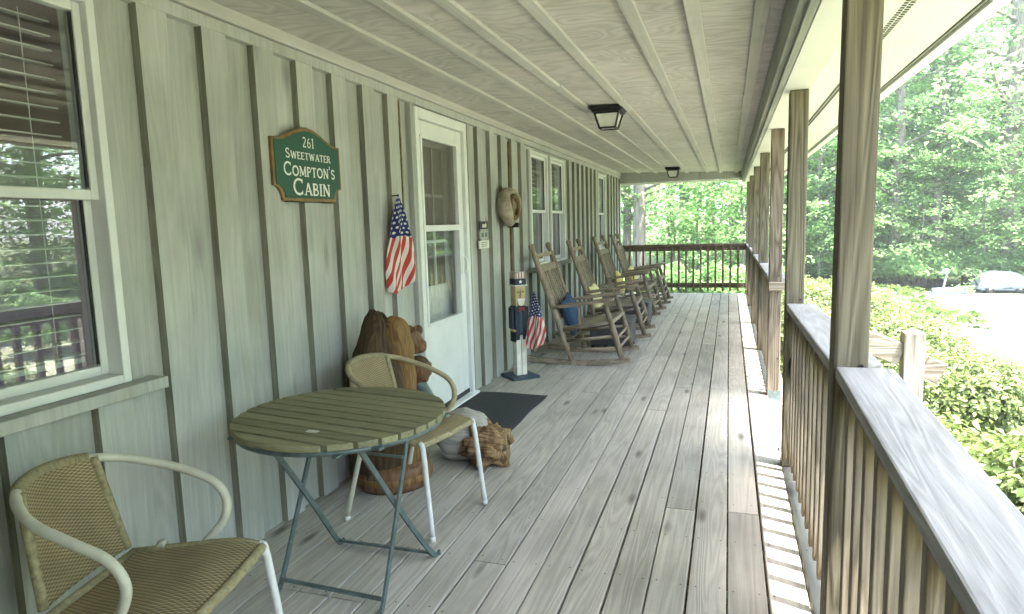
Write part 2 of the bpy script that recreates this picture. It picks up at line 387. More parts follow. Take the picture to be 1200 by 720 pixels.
def weave_mat():
    m, nt, bs = new_mat('rattan_weave')
    tc = N(nt, 'ShaderNodeTexCoord'); sp = N(nt, 'ShaderNodeSeparateXYZ'); nt.links.new(tc.outputs['UV'], sp.inputs[0])
    nU, nV = 26.0, 60.0
    u = math_n(nt, 'MULTIPLY', sp.outputs[0], nU); v = math_n(nt, 'MULTIPLY', sp.outputs[1], nV)
    su = math_n(nt, 'SINE', math_n(nt, 'MULTIPLY', u, math.pi)); sv = math_n(nt, 'SINE', math_n(nt, 'MULTIPLY', v, math.pi))
    p = math_n(nt, 'ABSOLUTE', sv)
    q = math_n(nt, 'MULTIPLY', su, math_n(nt, 'SIGN', sv))
    h = math_n(nt, 'ADD', math_n(nt, 'MULTIPLY', p, 0.6), math_n(nt, 'MULTIPLY', q, 0.4))
    nz = noise(nt, tc.outputs['Object'], 9, 4)
    c = ramp(nt, h, [(0.0,(0.105,0.075,0.035)), (0.45,(0.33,0.255,0.135)), (1.0,(0.48,0.39,0.23))])
    kk = ramp(nt, nz, [(0.3,(0.75,0.75,0.75)), (0.7,(1.1,1.1,1.1))])
    c = mixc(nt, 1.0, c, kk, 'MULTIPLY')
    nt.links.new(c, bs.inputs['Base Color']); bs.inputs['Roughness'].default_value = 0.55
    bp = N(nt, 'ShaderNodeBump'); bp.inputs['Strength'].default_value = 0.7; bp.inputs['Distance'].default_value = 0.004
    nt.links.new(h, bp.inputs['Height']); nt.links.new(bp.outputs[0], bs.inputs['Normal'])
    return m
M['weave'] = weave_mat()
M['wrap'] = plain('rattan_wrap', (0.357,0.306,0.170), 0.55, 0, 0.3, 60, 0.5)
def flag_mat():
    m, nt, bs = new_mat('flag_cloth')
    tc = N(nt, 'ShaderNodeTexCoord'); sp = N(nt, 'ShaderNodeSeparateXYZ'); nt.links.new(tc.outputs['UV'], sp.inputs[0])
    u, v = sp.outputs[0], sp.outputs[1]
    s = math_n(nt, 'ADD', math_n(nt, 'MULTIPLY', u, 5.0), math_n(nt, 'MULTIPLY', v, 4.2))
    st = math_n(nt, 'GREATER_THAN', math_n(nt, 'FRACT', s), 0.5)
    c = mixc(nt, st, (0.72,0.66,0.60), (0.50,0.055,0.045))
    su = math_n(nt, 'SUBTRACT', math_n(nt, 'FRACT', math_n(nt, 'ADD', math_n(nt, 'MULTIPLY', u, 5.0), math_n(nt, 'MULTIPLY', math_n(nt, 'FLOOR', math_n(nt, 'MULTIPLY', v, 21.0)), 0.5))), 0.5)
    sv = math_n(nt, 'SUBTRACT', math_n(nt, 'FRACT', math_n(nt, 'MULTIPLY', v, 21.0)), 0.5)
    d = math_n(nt, 'SQRT', math_n(nt, 'ADD', math_n(nt, 'MULTIPLY', su, su), math_n(nt, 'MULTIPLY', sv, sv)))
    star = math_n(nt, 'LESS_THAN', d, 0.25)
    can = mixc(nt, star, (0.018,0.024,0.12), (0.68,0.66,0.64))
    edge = math_n(nt, 'ADD', v, math_n(nt, 'MULTIPLY', u, -0.07))
    isc = math_n(nt, 'LESS_THAN', edge, 0.39)
    c = mixc(nt, isc, c, can)
    nt.links.new(c, bs.inputs['Base Color']); bs.inputs['Roughness'].default_value = 0.85
    tr = N(nt, 'ShaderNodeBsdfTranslucent'); nt.links.new(c, tr.inputs[0])
    mx = N(nt, 'ShaderNodeMixShader'); mx.inputs[0].default_value = 0.2
    nt.links.new(bs.outputs[0], mx.inputs[1]); nt.links.new(tr.outputs[0], mx.inputs[2])
    nt.links.new(mx.outputs[0], nt.nodes['Material Output'].inputs['Surface'])
    return m
M['flag'] = flag_mat()
def ground_mat():
    m, nt, bs = new_mat('ground_grass')
    tc = N(nt, 'ShaderNodeTexCoord'); v = tc.outputs['Object']
    f1 = noise(nt, v, 0.5, 6, 0.6); f2 = noise(nt, v, 22, 6, 0.7)
    lawn = ramp(nt, f2, [(0.25,(0.22,0.24,0.13)), (0.5,(0.37,0.38,0.26)), (0.75,(0.48,0.48,0.37))])
    wood_ = ramp(nt, f2, [(0.25,(0.06,0.085,0.03)), (0.5,(0.12,0.15,0.06)), (0.75,(0.19,0.21,0.10))])
    sp = N(nt, 'ShaderNodeSeparateXYZ'); nt.links.new(v, sp.inputs[0])
    # woods begin beyond the mown area
    e1 = math_n(nt, 'ADD', sp.outputs[1], math_n(nt, 'MULTIPLY', f1, 3.0))
    k1 = math_n(nt, 'SMOOTH_MIN', 1.0, math_n(nt, 'MAXIMUM', 0.0, math_n(nt, 'MULTIPLY', math_n(nt, 'SUBTRACT', e1, 21.0), 0.7)), 0.2)
    e2 = math_n(nt, 'MAXIMUM', 0.0, math_n(nt, 'MULTIPLY', math_n(nt, 'SUBTRACT', sp.outputs[0], 11.0), 0.6))
    e3 = math_n(nt, 'MAXIMUM', 0.0, math_n(nt, 'MULTIPLY', math_n(nt, 'SUBTRACT', 0.5, sp.outputs[0]), 0.8))
    k = math_n(nt, 'MINIMUM', 1.0, math_n(nt, 'MAXIMUM', k1, math_n(nt, 'MAXIMUM', e2, e3)))
    c = mixc(nt, k, lawn, wood_)
    nt.links.new(c, bs.inputs['Base Color']); bs.inputs['Roughness'].default_value = 0.95; bs.inputs['Specular IOR Level'].default_value = 0.1
    bp = N(nt, 'ShaderNodeBump'); bp.inputs['Strength'].default_value = 0.8; bp.inputs['Distance'].default_value = 0.05
    nt.links.new(f2, bp.inputs['Height']); nt.links.new(bp.outputs[0], bs.inputs['Normal'])
    return m
M['ground'] = ground_mat()

# ------------------------------------------------------------------ ground and deck
WX = -2.05; Y0, Y1 = -1.3, 13.05; GZ = -0.70
mb = MB()
def gfn(u, v):
    x = (u*2-1); y = (v*2-1)
    x = math.copysign(abs(x)**2.6, x)*420; y = math.copysign(abs(y)**2.6, y)*420
    d = max(0, math.hypot(x-2, y-8)-26)
    z = GZ + 0.03*math.sin(x*0.7)*math.sin(y*0.5+1) + min(d*0.02, 2.0)
    return (x, y, z)
mb.grid(gfn, 120, 120)
o = mb.build('ground', M['ground']); o['kind'] = 'structure'

deck = MB()
joints = {-0.283: [3.16, 7.6, 11.2], 0.008: [3.18, 6.4, 10.4], -0.427: [0.4, 5.585, 9.3], 0.155: [3.2, 7.9, 11.9], -0.136: [2.0, 5.59, 10.1]}
x = -0.72-0.1455*10
i = 0
while x < 0.45:
    a = max(x+0.0038, WX-0.02); b = min(x+0.1455-0.0038, 0.46)
    if b-a > 0.02:
        key = min(joints, key=lambda k: abs(k-x))
        if abs(key-x) < 0.03: js = joints[key]
        else:
            random.seed(100+i); js = []; y = Y0+random.uniform(1.0, 3.5)
            while y < Y1-0.8: js.append(round(y/0.405)*0.405); y += random.choice((2.43, 3.24, 3.65, 4.86))
        ys = [Y0]+js+[Y1]
        for k in range(len(ys)-1):
            random.seed(i*31+k)
            dz = random.uniform(-0.0025, 0.0)
            da = random.uniform(-0.0015, 0.0015)
            deck.box(a+da, b+da+random.uniform(-0.001,0.001), ys[k]+0.0018, ys[k+1]-0.0018, -0.038, dz, random.random())
    x += 0.1455; i += 1
nf = len(deck.f); rs_ = random.Random(77)
x = -0.72-0.1455*10
while x < 0.45:
    for y in np.arange(Y0+0.12, Y1, 0.405):
        for dx in (0.028, 0.117):
            cx_, cy_ = x+dx+rs_.uniform(-.006,.006), y+rs_.uniform(-.012,.012)
            if WX < cx_ < 0.44: deck.add([(cx_+0.0042*math.cos(a), cy_+0.0042*math.sin(a), 0.0004) for a in np.linspace(0, 2*math.pi, 7)[:-1]], [(0,1,2,3,4,5)])
    x += 0.1455
o = deck.build('porch_deck', M['deck'], bevel=0.004); o['kind'] = 'structure'
o.data.materials.append(plain('screw_head', (0.05,0.045,0.04), 0.6))
for p in o.data.polygons:
    if p.index >= nf: p.material_index = 1
cr = thing('deck_frame', 'dark timber joists and rim beam under the porch floor', 'deck frame', (-0.8, 5, GZ))
m = MB()
for y in np.arange(Y0+0.1, Y1, 0.405): m.box(WX, 0.42, y, y+0.04, -0.22, -0.041)
m.build('joist', M['endrail'], cr, base=cr.location)
m = MB(); m.box(0.43, 0.47, Y0, 3.93, -0.24, -0.041); m.box(0.43, 0.47, 5.45, Y1, -0.24, -0.041); m.box(WX, 0.47, Y1-0.045, Y1-0.005, -0.24, -0.041)
m.build('rim_beam', M['railwood'], cr, base=cr.location)

# ------------------------------------------------------------------ cabin
cabin = thing('cabin', 'grey green board and batten cabin with a long covered front porch', 'cabin', (WX-2.5, 5, GZ))
CB = cabin.location
OPEN = [(0.55, 1.74, 0.885, 2.17), (4.19, 4.97, 0.02, 2.155), (6.86, 7.56, 0.93, 2.17), (7.70, 8.40, 0.93, 2.17), (10.72, 11.36, 0.95, 2.17)]
ZT = 2.36
wall = MB()
ys = [Y0]
for a, b, c, d in OPEN: ys += [a, b]
ys.append(Y1-0.05)
rs = 0
def panel(y0, y1, z0, z1):
    y = y0                                    # boards 12 inches wide between batten lines
    ed = [1.92-0.305*k for k in range(20, 0, -1)] + [1.92+0.305*k for k in range(0, 40)]
    cuts = [y0]+[e for e in ed if y0+0.01 < e < y1-0.01]+[y1]
    for k in range(len(cuts)-1):
        random.seed(int(cuts[k]*10))
        wall.box(WX-0.12, WX-random.uniform(0,0.003), cuts[k], cuts[k+1], z0, z1, random.random())
for k in range(0, len(ys), 2): panel(ys[k], ys[k+1], -0.25, ZT)
for a, b, c, d in OPEN:
    panel(a, b, -0.25, c); panel(a, b, d, ZT)
wall.build('wall', M['siding'], cabin, base=CB)
# far corner and rear of the cabin body
m = MB(); m.box(-7.0, WX-0.121, Y1-0.17, Y1-0.05, -0.7, 2.4); m.box(-7.0, WX-0.121, Y0, Y0+0.12, -0.7, 2.4); 
yy0 = Y0
for a, b in [(0.0, 2.8), (3.6, 5.6), (6.3, 9.2), (10.0, 12.4), (Y1-0.05, None)]:  # unseen rear openings, added so sky light reaches the rooms
    m.box(-7.12, -7.0, yy0, a, -0.7, 2.4)
    if b: m.box(-7.12, -7.0, a, b, -0.7, 0.75); m.box(-7.12, -7.0, a, b, 2.15, 2.4); yy0 = b
m.build('wall', M['siding'], cabin, base=CB)
m = MB(); m.box(WX-0.12, WX-0.02, Y0, Y1-0.05, GZ, -0.255); m.build('foundation', M['palebark'], cabin, base=CB)
m = MB(); m.box(0.30, 0.40, Y0, -0.15, GZ, 2.058); m.build('wall', M['siding'], cabin, base=CB)  # unseen side wall, added behind the camera to darken the near end
m = MB(); m.box(WX-0.118, 0.30, Y0-0.12, Y0-0.002, GZ, 2.36); m.build('wall', M['siding'], cabin, base=CB)  # unseen end wall, added behind the camera to keep light off board sides
# battens
bt = MB()
byl = [1.92+0.305*k for k in range(-16, 37)]
for k, y in enumerate(byl):
    random.seed(900+k)
    yy = y+random.uniform(-0.006, 0.006)
    if not (Y0+0.05 < yy < Y1-0.1): continue
    segs = [(0.0, 2.225)]
    for a, b, c, d in OPEN:
        if a-0.21 < yy < b+0.06:
            if c < 0.1: segs = []
            else: segs = [(0.0, c-0.049)]
    for z0, z1 in segs:
        bt.box(WX-0.002, WX+0.034, yy, yy+0.135, z0+0.004, z1, random.random())
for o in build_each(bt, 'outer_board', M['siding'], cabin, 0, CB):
    o.data.materials.append(M['shaded_edge'])
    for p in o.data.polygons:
        if abs(p.normal.y) > 0.9: p.material_index = 1  # side faces take the shade-darkened tone
# a few bare rusty brown caulk strips beside battens
m = MB()
for y, z0, z1 in ((3.95, 1.2, 2.22), (6.19, 0.9, 2.2)):
    m.box(WX-0.002, WX+0.012, y-0.016, y-0.001, z0, z1)
build_each(m, 'caulk_strip', plain('caulk_brown', (0.19,0.135,0.045), 0.8, 0, 0.4, 14), cabin, 0, CB)
m = MB(); m.box(WX-0.01, WX+0.036, Y0, Y1-0.05, 2.225, 2.276)
m.build('frieze_board', M['siding'], cabin, bevel=0.003, base=CB)
m = MB(); m.box(WX-0.01, WX+0.050, Y0, Y1-0.05, 2.279, 2.339)
m.build('crown_strip', M['ceilbat'], cabin, bevel=0.004, base=CB)

# ceiling (slopes gently to the beam)
def ZC(x): return 2.335-0.037*(x+2.05)
ce = MB()
bx = [-2.05, -1.65, -1.33, -1.08, -0.765, -0.396, -0.153, 0.115, 0.255]
for k in range(len(bx)-1):
    random.seed(50+k); y = Y0; 
    cut = {4: [3.52], 1: [3.7, 8.0], 2: [5.7], 5: [6.0]}.get(k, [random.uniform(0, 12)])
    yy = [Y0]+cut+[Y1]
    for j in range(len(yy)-1):
        a, b = bx[k], bx[k+1]
        dz = random.uniform(0, 0.002)
        ce.prism([(a, yy[j]+0.0025, ZC(a)+dz), (b, yy[j]+0.0025, ZC(b)+dz), (b, yy[j+1]-0.0025, ZC(b)+dz), (a, yy[j+1]-0.0025, ZC(a)+dz)], (0,0,0.02), random.random())
ce.build('ceiling', M['ceil'], cabin, base=CB)
cbm = MB()
for k, x in enumerate(bx[1:-1]):
    w_ = 0.03
    seams = [Y0, 4.9+0.7*math.sin(k*2.1), 9.0+math.sin(k*3.7), Y1-0.1]
    for j in range(3):
        random.seed(k*7+j)
        d = random.uniform(-0.004, 0.004)
        cbm.prism([(x-w_+d, seams[j]+0.001, ZC(x-w_)-0.021), (x+w_+d, seams[j]+0.001, ZC(x+w_)-0.021), (x+w_+d, seams[j+1], ZC(x+w_)-0.021), (x-w_+d, seams[j+1], ZC(x-w_)-0.021)], (0,0,0.0205), random.random())
cbm.build('ceiling_batten', M['ceilbat'], cabin, bevel=0.003, base=CB)
m = MB(); m.box(0.205, 0.243, Y0, Y1, 2.085, 2.249); m.box(0.232, 0.262, Y0, Y1, 2.064, 2.084)
m.build('beam_face', M['beamgrey'], cabin, bevel=0.003, base=CB)
m = MB(); m.box(0.264, 0.405, Y0, Y1+0.02, 2.062, 2.26)
m.build('beam', M['vinyl'], cabin, bevel=0.003, base=CB)
m = MB(); m.box(-2.05, 0.203, Y1-0.14, Y1-0.10, 2.13, 2.36)
m.build('end_beam', M['siding'], cabin, bevel=0.003, base=CB)
m = MB(); m.box(-2.05, 0.262, Y1-0.098, Y1+0.03, 2.098, 2.128)
m.build('end_beam_cap', M['vinyl'], cabin, bevel=0.003, base=CB)
# soffit, vents, fascia, gutter, roof
m = MB()
for k in range(60):
    y = Y0+k*0.3
    if y+0.3 > Y1+0.3: break
    m.box(0.415, 0.548, y, y+0.2985, 2.104, 2.12, 0.5); m.box(0.590, 0.800, y, y+0.2985, 2.104, 2.12, 0.5)
    m.box(0.548, 0.590, y, y+0.2985, 2.105, 2.12, 0.5)
sf = m.build('soffit', M['vinyl'], cabin, base=CB)
m = MB()
y = Y0
while y < Y1+0.2:
    for x in (0.551, 0.571): m.prism([(x, y, 2.1028), (x+0.015, y+0.008, 2.1028), (x+0.015, y+0.020, 2.1028), (x, y+0.012, 2.1028)], (0,0,0.002))
    y += 0.028
m.build('soffit_vent', M['bronze'], sf, base=CB)
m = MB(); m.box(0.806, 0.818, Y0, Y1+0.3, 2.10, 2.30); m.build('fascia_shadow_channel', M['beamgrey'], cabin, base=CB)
m = MB(); m.box(0.822, 0.842, Y0, Y1+0.3, 2.088, 2.27); m.build('fascia', M['alum'], cabin, bevel=0.002, base=CB)
m = MB(); m.prism([(0.845, Y0, 2.25), (0.845, Y0, 2.095), (0.885, Y0, 2.095), (0.90, Y0, 2.15), (0.95, Y0, 2.19), (0.955, Y0, 2.25)], (0, Y1-Y0+0.3, 0))
m.build('gutter', M['alum'], cabin, base=CB)
m = MB(); m.prism([(0.93, Y0, 2.262), (0.93, Y0, 2.31), (-4.5, Y0, 4.4), (-7.6, Y0, 3.2), (-7.6, Y0, 3.1), (-4.5, Y0, 4.25), (0.80, Y0, 2.275)], (0, Y1-Y0+0.35, 0))
m.build('roof', M['shingle'], cabin, base=CB)
# rooms behind the glass, rear openings added to let sky light in
m = MB()
BACK = [(0.0, 2.8), (3.6, 5.6), (6.3, 9.2), (10.0, 12.4)]
yy0 = Y0+0.2
for a, b in BACK+[(Y1-0.2, None)]:
    m.box(-6.9, -6.85, yy0, a, -0.2, 2.6)
    if b: m.box(-6.9, -6.85, a, b, -0.2, 0.75); m.box(-6.9, -6.85, a, b, 2.15, 2.6); yy0 = b
m.box(-6.85, WX-0.13, Y0+0.2, Y1-0.2, -0.24, -0.2)
m.box(-6.85, WX-0.13, Y0+0.2, Y1-0.2, 2.42, 2.45)
for y in (3.2, 5.9, 9.6): m.box(-6.85, WX-0.13, y, y+0.1, -0.2, 2.42)
m.build('room_shell', M['curtain'], cabin, base=CB)

def window(y0, y1, z0, z1, blind_to, sill, nsl=None):
    """double hung window in an opening; frame > pane, sash, blind, sill"""
    f = MB(); t = 0.032
    f.box(WX-0.10, WX+0.030, y0, y0+t, z0, z1); f.box(WX-0.10, WX+0.030, y1-t, y1, z0, z1)
    f.box(WX-0.10, WX+0.030, y0+t+0.001, y1-t-0.001, z1-t, z1); f.box(WX-0.10, WX+0.030, y0+t+0.001, y1-t-0.001, z0, z0+t)
    fo = f.build('window', M['white'], cabin, bevel=0.004, base=CB)
    a, b = y0+t+0.001, y1-t-0.001; zm = 1.545; s = MB(); e = 0.028
    # upper sash further out, lower sash further in
    for xa, xb, za, zb in ((WX-0.030, WX+0.004, zm-0.02, z1-t-0.001), (WX-0.070, WX-0.036, z0+t+0.001, zm+0.018)):
        s.box(xa, xb, a, a+e, za, zb); s.box(xa, xb, b-e, b, za, zb)
        s.box(xa, xb, a+e+0.001, b-e-0.001, zb-e*1.1, zb); s.box(xa, xb, a+e+0.001, b-e-0.001, za, za+e*1.2)
    s.build('sash', M['white'], fo, bevel=0.003, base=CB)
    p = MB(); p.add([(WX-0.015, a+e, zm), (WX-0.015, b-e, zm), (WX-0.015, b-e, z1-t-0.03), (WX-0.015, a+e, z1-t-0.03)], [(0,1,2,3)])
    p.add([(WX-0.053, a+e, z0+t+0.03), (WX-0.053, b-e, z0+t+0.03), (WX-0.053, b-e, zm), (WX-0.053, a+e, zm)], [(0,1,2,3)])
    build_each(p, 'pane', M['glass'], fo, 0, CB)
    g = MB()
    for yy in (a+e+0.001, b-e-0.007): g.box(WX-0.012, WX-0.002, yy, yy+0.006, zm+0.02, z1-t-0.036); g.box(WX-0.049, WX-0.040, yy, yy+0.006, z0+t+0.04, zm-0.02)
    build_each(g, 'glazing_bead', M['bronze'], fo, 0, CB)
    bl = MB(); z = z1-t-0.05
    while z > blind_to:
        bl.prism([(WX-0.160, a+0.02, z+0.002), (WX-0.115, a+0.02, z-0.003), (WX-0.115, b-0.02, z-0.003), (WX-0.160, b-0.02, z+0.002)], (0,0,0.005))
        z -= 0.047
    for yy in (a+0.12, b-0.12, a+0.30): bl.box(WX-0.119, WX-0.1175, yy, yy+0.003, blind_to, z1-t-0.03)
    bl.box(WX-0.17, WX-0.12, a+0.02, b-0.02, blind_to-0.02, blind_to)
    bl.build('blind', M['blind'], fo, base=CB)
    if sill:
        q = MB(); q.box(WX-0.02, WX+0.085, y0-0.10, y1+0.105, z0-0.045, z0-0.002); q.build('sill', M['siding'], fo, bevel=0.004, base=CB)
    # outer casing
    c = MB(); cw = 0.055
    c.box(WX, WX+0.024, y0-cw, y0-0.002, z0-0.001, z1); c.box(WX, WX+0.024, y1+0.002, y1+cw, z0-0.001, z1)
    build_each(c, 'casing', M['siding'], fo, 0.003, CB)
    return fo
window(0.55, 1.757, 0.885, 2.20, 0.98, True)
window(6.86, 7.56, 0.93, 2.19, 1.75, True); window(7.70, 8.40, 0.93, 2.19, 1.75, True)
window(10.72, 11.36, 0.95, 2.19, 1.9, True)
# door
d = MB(); ya, yb, zt = 4.125, 5.04, 2.215; t = 0.055
d.box(WX-0.06, WX+0.032, ya, ya+t, 0.012, zt); d.box(WX-0.06, WX+0.032, yb-t, yb, 0.012, zt); d.box(WX-0.06, WX+0.032, ya+t+0.001, yb-t-0.001, zt-0.07, zt)
door = d.build('door', M['white'], cabin, bevel=0.004, base=CB)
m = MB(); sy0, sy1 = ya+t+0.006, yb-t-0.006
gy0, gy1, gz0, gz1 = 4.255, 4.86, 0.71, 2.02
xa, xb = WX-0.035, WX+0.004
m.box(xa, xb, sy0, gy0, 0.06, zt-0.075); m.box(xa, xb, gy1, sy1, 0.06, zt-0.075)
m.box(xa, xb, gy0+0.0005, gy1-0.0005, gz1, zt-0.075); m.box(xa, xb, gy0+0.0005, gy1-0.0005, 0.06, gz0)
m.build('storm_panel', M['white'], door, bevel=0.003, base=CB)
m = MB()
for za, zb in ((gz0, 1.375), (1.405, gz1)):
    m.box(xb+0.001, xb+0.012, gy0-0.025, gy0, za-0.02, zb+0.02); m.box(xb+0.001, xb+0.012, gy1, gy1+0.025, za-0.02, zb+0.02)
m.box(xb-0.02, xb+0.012, gy0+0.001, gy1-0.001, 1.37, 1.415); m.box(xb+0.001, xb+0.012, gy0+0.001, gy1-0.001, gz1, gz1+0.025); m.box(xb+0.001, xb+0.012, gy0+0.001, gy1-0.001, gz0-0.025, gz0)
m.build('glass_moulding', M['white'], door, bevel=0.003, base=CB)
m = MB(); m.box(xa+0.012, xa+0.017, gy0, gy1, gz0, 1.371); m.box(xa+0.020, xa+0.025, gy0, gy1, 1.414, gz1); m2 = MB(); m2.add([(xa+0.015, gy0, gz0), (xa+0.015, gy1, gz0), (xa+0.015, gy1, 1.371), (xa+0.015, gy0, 1.371)], [(0,1,2,3)]); m2.build('pane', M['doorglass'], door, base=CB)
m2 = MB(); m2.box(xa+0.020, xa+0.022, gy0, gy1, 1.414, gz1); m2.build('insect_screen', M['screen'], door, base=CB)
m = MB(); m.box(xb+0.0005, xb+0.006, sy0+0.01, sy1-0.01, 0.028, 0.062); m.build('door_sweep', M['bronze'], door, base=CB)
m = MB(); m.box(WX-0.06, WX+0.07, ya-0.01, yb+0.01, 0.003, 0.024); m.build('threshold', M['alum'], door, bevel=0.003, base=CB)
m = MB(); m.box(xb, xb+0.010, gy1+0.045, gy1+0.080, 1.02, 1.17); m.tube(spline([(xb+0.012, gy1+0.062, 1.15), (xb+0.042, gy1+0.062, 1.14), (xb+0.042, gy1+0.062, 1.05), (xb+0.012, gy1+0.062, 1.035)], 5), 0.007)
m.build('handle', M['alum'], door, bevel=0.002, base=CB)
m = MB()
ix = WX-0.115
m.box(ix-0.04, ix, ya+t, yb-t, 0.03, 0.95); m.box(ix-0.04, ix, ya+t, ya+t+0.10, 0.951, 2.12); m.box(ix-0.04, ix, yb-t-0.10, yb-t, 0.951, 2.12); m.box(ix-0.04, ix, ya+t+0.101, yb-t-0.101, 2.0, 2.12)
for k in (1, 2): yy = ya+t+0.10+k*0.205; m.box(ix-0.03, ix-0.005, yy-0.011, yy+0.011, 0.951, 1.999)
for z in (1.29, 1.64): m.box(ix-0.028, ix-0.007, ya+t+0.101, yb-t-0.101, z-0.011, z+0.011)
m.build('inner_door', M['white'], door, base=CB)
m = MB(); m.box(ix-0.02, ix-0.016, ya+t+0.10, yb-t-0.10, 0.951, 2.0); m.build('inner_pane', M['dark'], door, base=CB)
# wall trim each side of door
m = MB(); m.box(WX-0.002, WX+0.036, ya-0.075, ya-0.022, 0.004, 2.224); m.box(WX-0.002, WX+0.036, yb+0.012, yb+0.06, 0.004, 2.224); build_each(m, 'casing', M['siding'], door, 0.003, CB)

# ------------------------------------------------------------------ posts and railings
PY_ = [0.28, 2.10, 3.86, 5.45, 7.35, 9.25, 11.15, 12.94]
plab = [None, 'nearest porch post, thick weathered wood with deep vertical grain', 'second porch post from the camera, greenish, at the near side of the stair gap',
 'third porch post, reddish with swirling grain, at the far side of the stair gap', 'fourth porch post from the camera, slim brown in the receding row', 'fifth porch post from the camera, grey brown in the receding row',
 'sixth porch post from the camera, next to the corner post', 'corner porch post where the side railing meets the end railing']
M['postred'] = wood('reddish_post_wood', (0.235,0.195,0.145), (0.10,0.074,0.050), 'Z', 50, 1.1, 1.2, 0.7, 0.3, 0.8, 0.45)
for k, y in enumerate(PY_):
    if k == 0: lab = 'porch post standing beside the camera'
    else: lab = plab[k]
    if k == 0: continue
    ww = 0.093
    p = thing('porch_post', lab, 'porch post', (0.298+ww/2, y, 0), 0, 'posts along the open side of the porch')
    m = MB(); lean = 0.012 if k == 1 else 0
    m.beam((0.298+ww/2-lean*0.5, y+ww/2+0.0, 0.002), (0.298+ww/2+lean*0.5, y+ww/2+lean, 2.0605), ww, ww, (0,1,0), random.random())
    m.build('shaft', M['postred'] if k == 3 else M['postwood'], p, bevel=0.006, base=p.location)
    if k in (2, 3, 1):
        m = MB(); 
        for z in ((0.96,) if k == 1 else (0.95, 0.3)): m.lathe([(0.006, 0), (0.006, 0.006)], (0.30+ww-0.02, y-0.003, z), 8)
        build_each(m, 'bolt', M['black'], p, 0, p.location)
def railing(y0, y1, label, dz=0.0, za=None, zb=None, wide=0.0):
    r = thing('porch_railing', label, 'railing', (0.37, (y0+y1)/2, 0), 0, 'railing sections along the open side of the porch')
    zt = 0.93+dz; B = r.location
    def tilt(mb):
        if za is not None:
            for i, p in enumerate(mb.v):
                if p[2] > 0.5: mb.v[i] = (p[0], p[1], p[2]-0.93+za+(zb-za)*(p[1]-y0)/(y1-y0))
        return mb
    m = MB(); g = 0.004
    m.box(0.302, 0.448+wide, y0+g-0.0, y1-g, zt-0.038, zt)
    tilt(m).build('rail_cap', M['capwood'], r, bevel=0.006, base=B)
    m = MB(); m.box(0.365, 0.403, y0+g, y1-g, zt-0.13, zt-0.039); tilt(m).build('top_rail', M['railwood'], r, bevel=0.004, base=B)
    m = MB(); m.box(0.365, 0.403, y0+g, y1-g, 0.09, 0.18); m.build('bottom_rail', M['railwood'], r, bevel=0.004, base=B)
    n = int((y1-y0)/0.132); 
    for k in range(n):
        yy = y0+(k+0.5)*(y1-y0)/n
        random.seed(int(yy*1000))
        m = MB(); dy = random.uniform(-0.006, 0.006)
        m.box(0.326, 0.364, yy-0.018+dy, yy+0.018+dy, 0.055+random.uniform(-0.01,0.01), zt-0.041, random.random()); tilt(m).build('baluster', M['balwood'], r, bevel=0.003, base=B)
PW = 0.095
railing(PY_[0]+PW, PY_[1], 'railing section with wide pale cap, nearest the camera in front of the bushes', 0.0, 0.878, 0.960, 0.006)
railing(PY_[1]+PW, PY_[2], 'railing section between the nearest post and the second post', 0.0, 0.950, 0.930)
ends = [0.0, -0.005, 0.005, 0.0]
rl = ['first railing section past the stair gap', 'second railing section past the stair gap', 'third railing section past the stair gap', 'last side railing section, reaching the corner post']
for k in range(4): railing(PY_[3+k]+PW, PY_[4+k], rl[k], ends[k])
# cut rail end on the stair-gap post
o = MB(); o.box(0.295, 0.415, PY_[3]-0.045, PY_[3]-0.003, 0.84, 0.905)
ob = o.build('rail_stub', M['stairwood'], None, bevel=0.004); tag(ob, 'short block of cut rail nailed across the reddish third post', 'wood block')
# end railing
er = thing('porch_railing', 'dark brown railing across the far end of the porch', 'railing', (-0.9, 12.95, 0)); B = er.location
ye = 12.95
m = MB(); m.box(-2.045, 0.298, ye-0.05, ye+0.09, 0.905, 0.943); m.build('rail_cap', M['endrail'], er, bevel=0.005, base=B)
m = MB(); m.box(-2.045, 0.298, ye+0.0, ye+0.038, 0.815, 0.904); m.build('top_rail', M['endrail'], er, bevel=0.004, base=B)
m = MB(); m.box(-2.045, 0.298, ye+0.0, ye+0.038, 0.11, 0.20); m.build('bottom_rail', M['endrail'], er, bevel=0.004, base=B)
xx = -1.98
while xx < 0.27:
    m = MB(); m.box(xx-0.018, xx+0.018, ye-0.038, ye-0.001, 0.05, 0.903, random.random()); m.build('baluster', M['endbal'], er, bevel=0.003, base=B)
    xx += 0.134
# brush hanging on second post
b = thing('hand_brush', 'small black brush hanging by a grey loop on the second porch post', 'brush', (0.34, 3.80, 0.6)); B = b.location
m = MB(); m.blob((0.338, 3.825, 0.575), (0.026, 0.026, 0.062), 10, 0.03, 2); m.build('brush_body', M['blackrub'], b, base=B)
m = MB(); m.tube([(0.345, 3.828, 0.63), (0.352, 3.83, 0.70)], [0.010, 0.006], 8); m.build('handle', M['resin'], b, base=B)
m = MB(); m.tube(spline([(0.352, 3.832, 0.69), (0.362, 3.835, 0.72), (0.352, 3.838, 0.745), (0.344, 3.835, 0.72)], 6, True), 0.002, 6, True); m.build('hanging_loop', M['wire'], b, base=B)
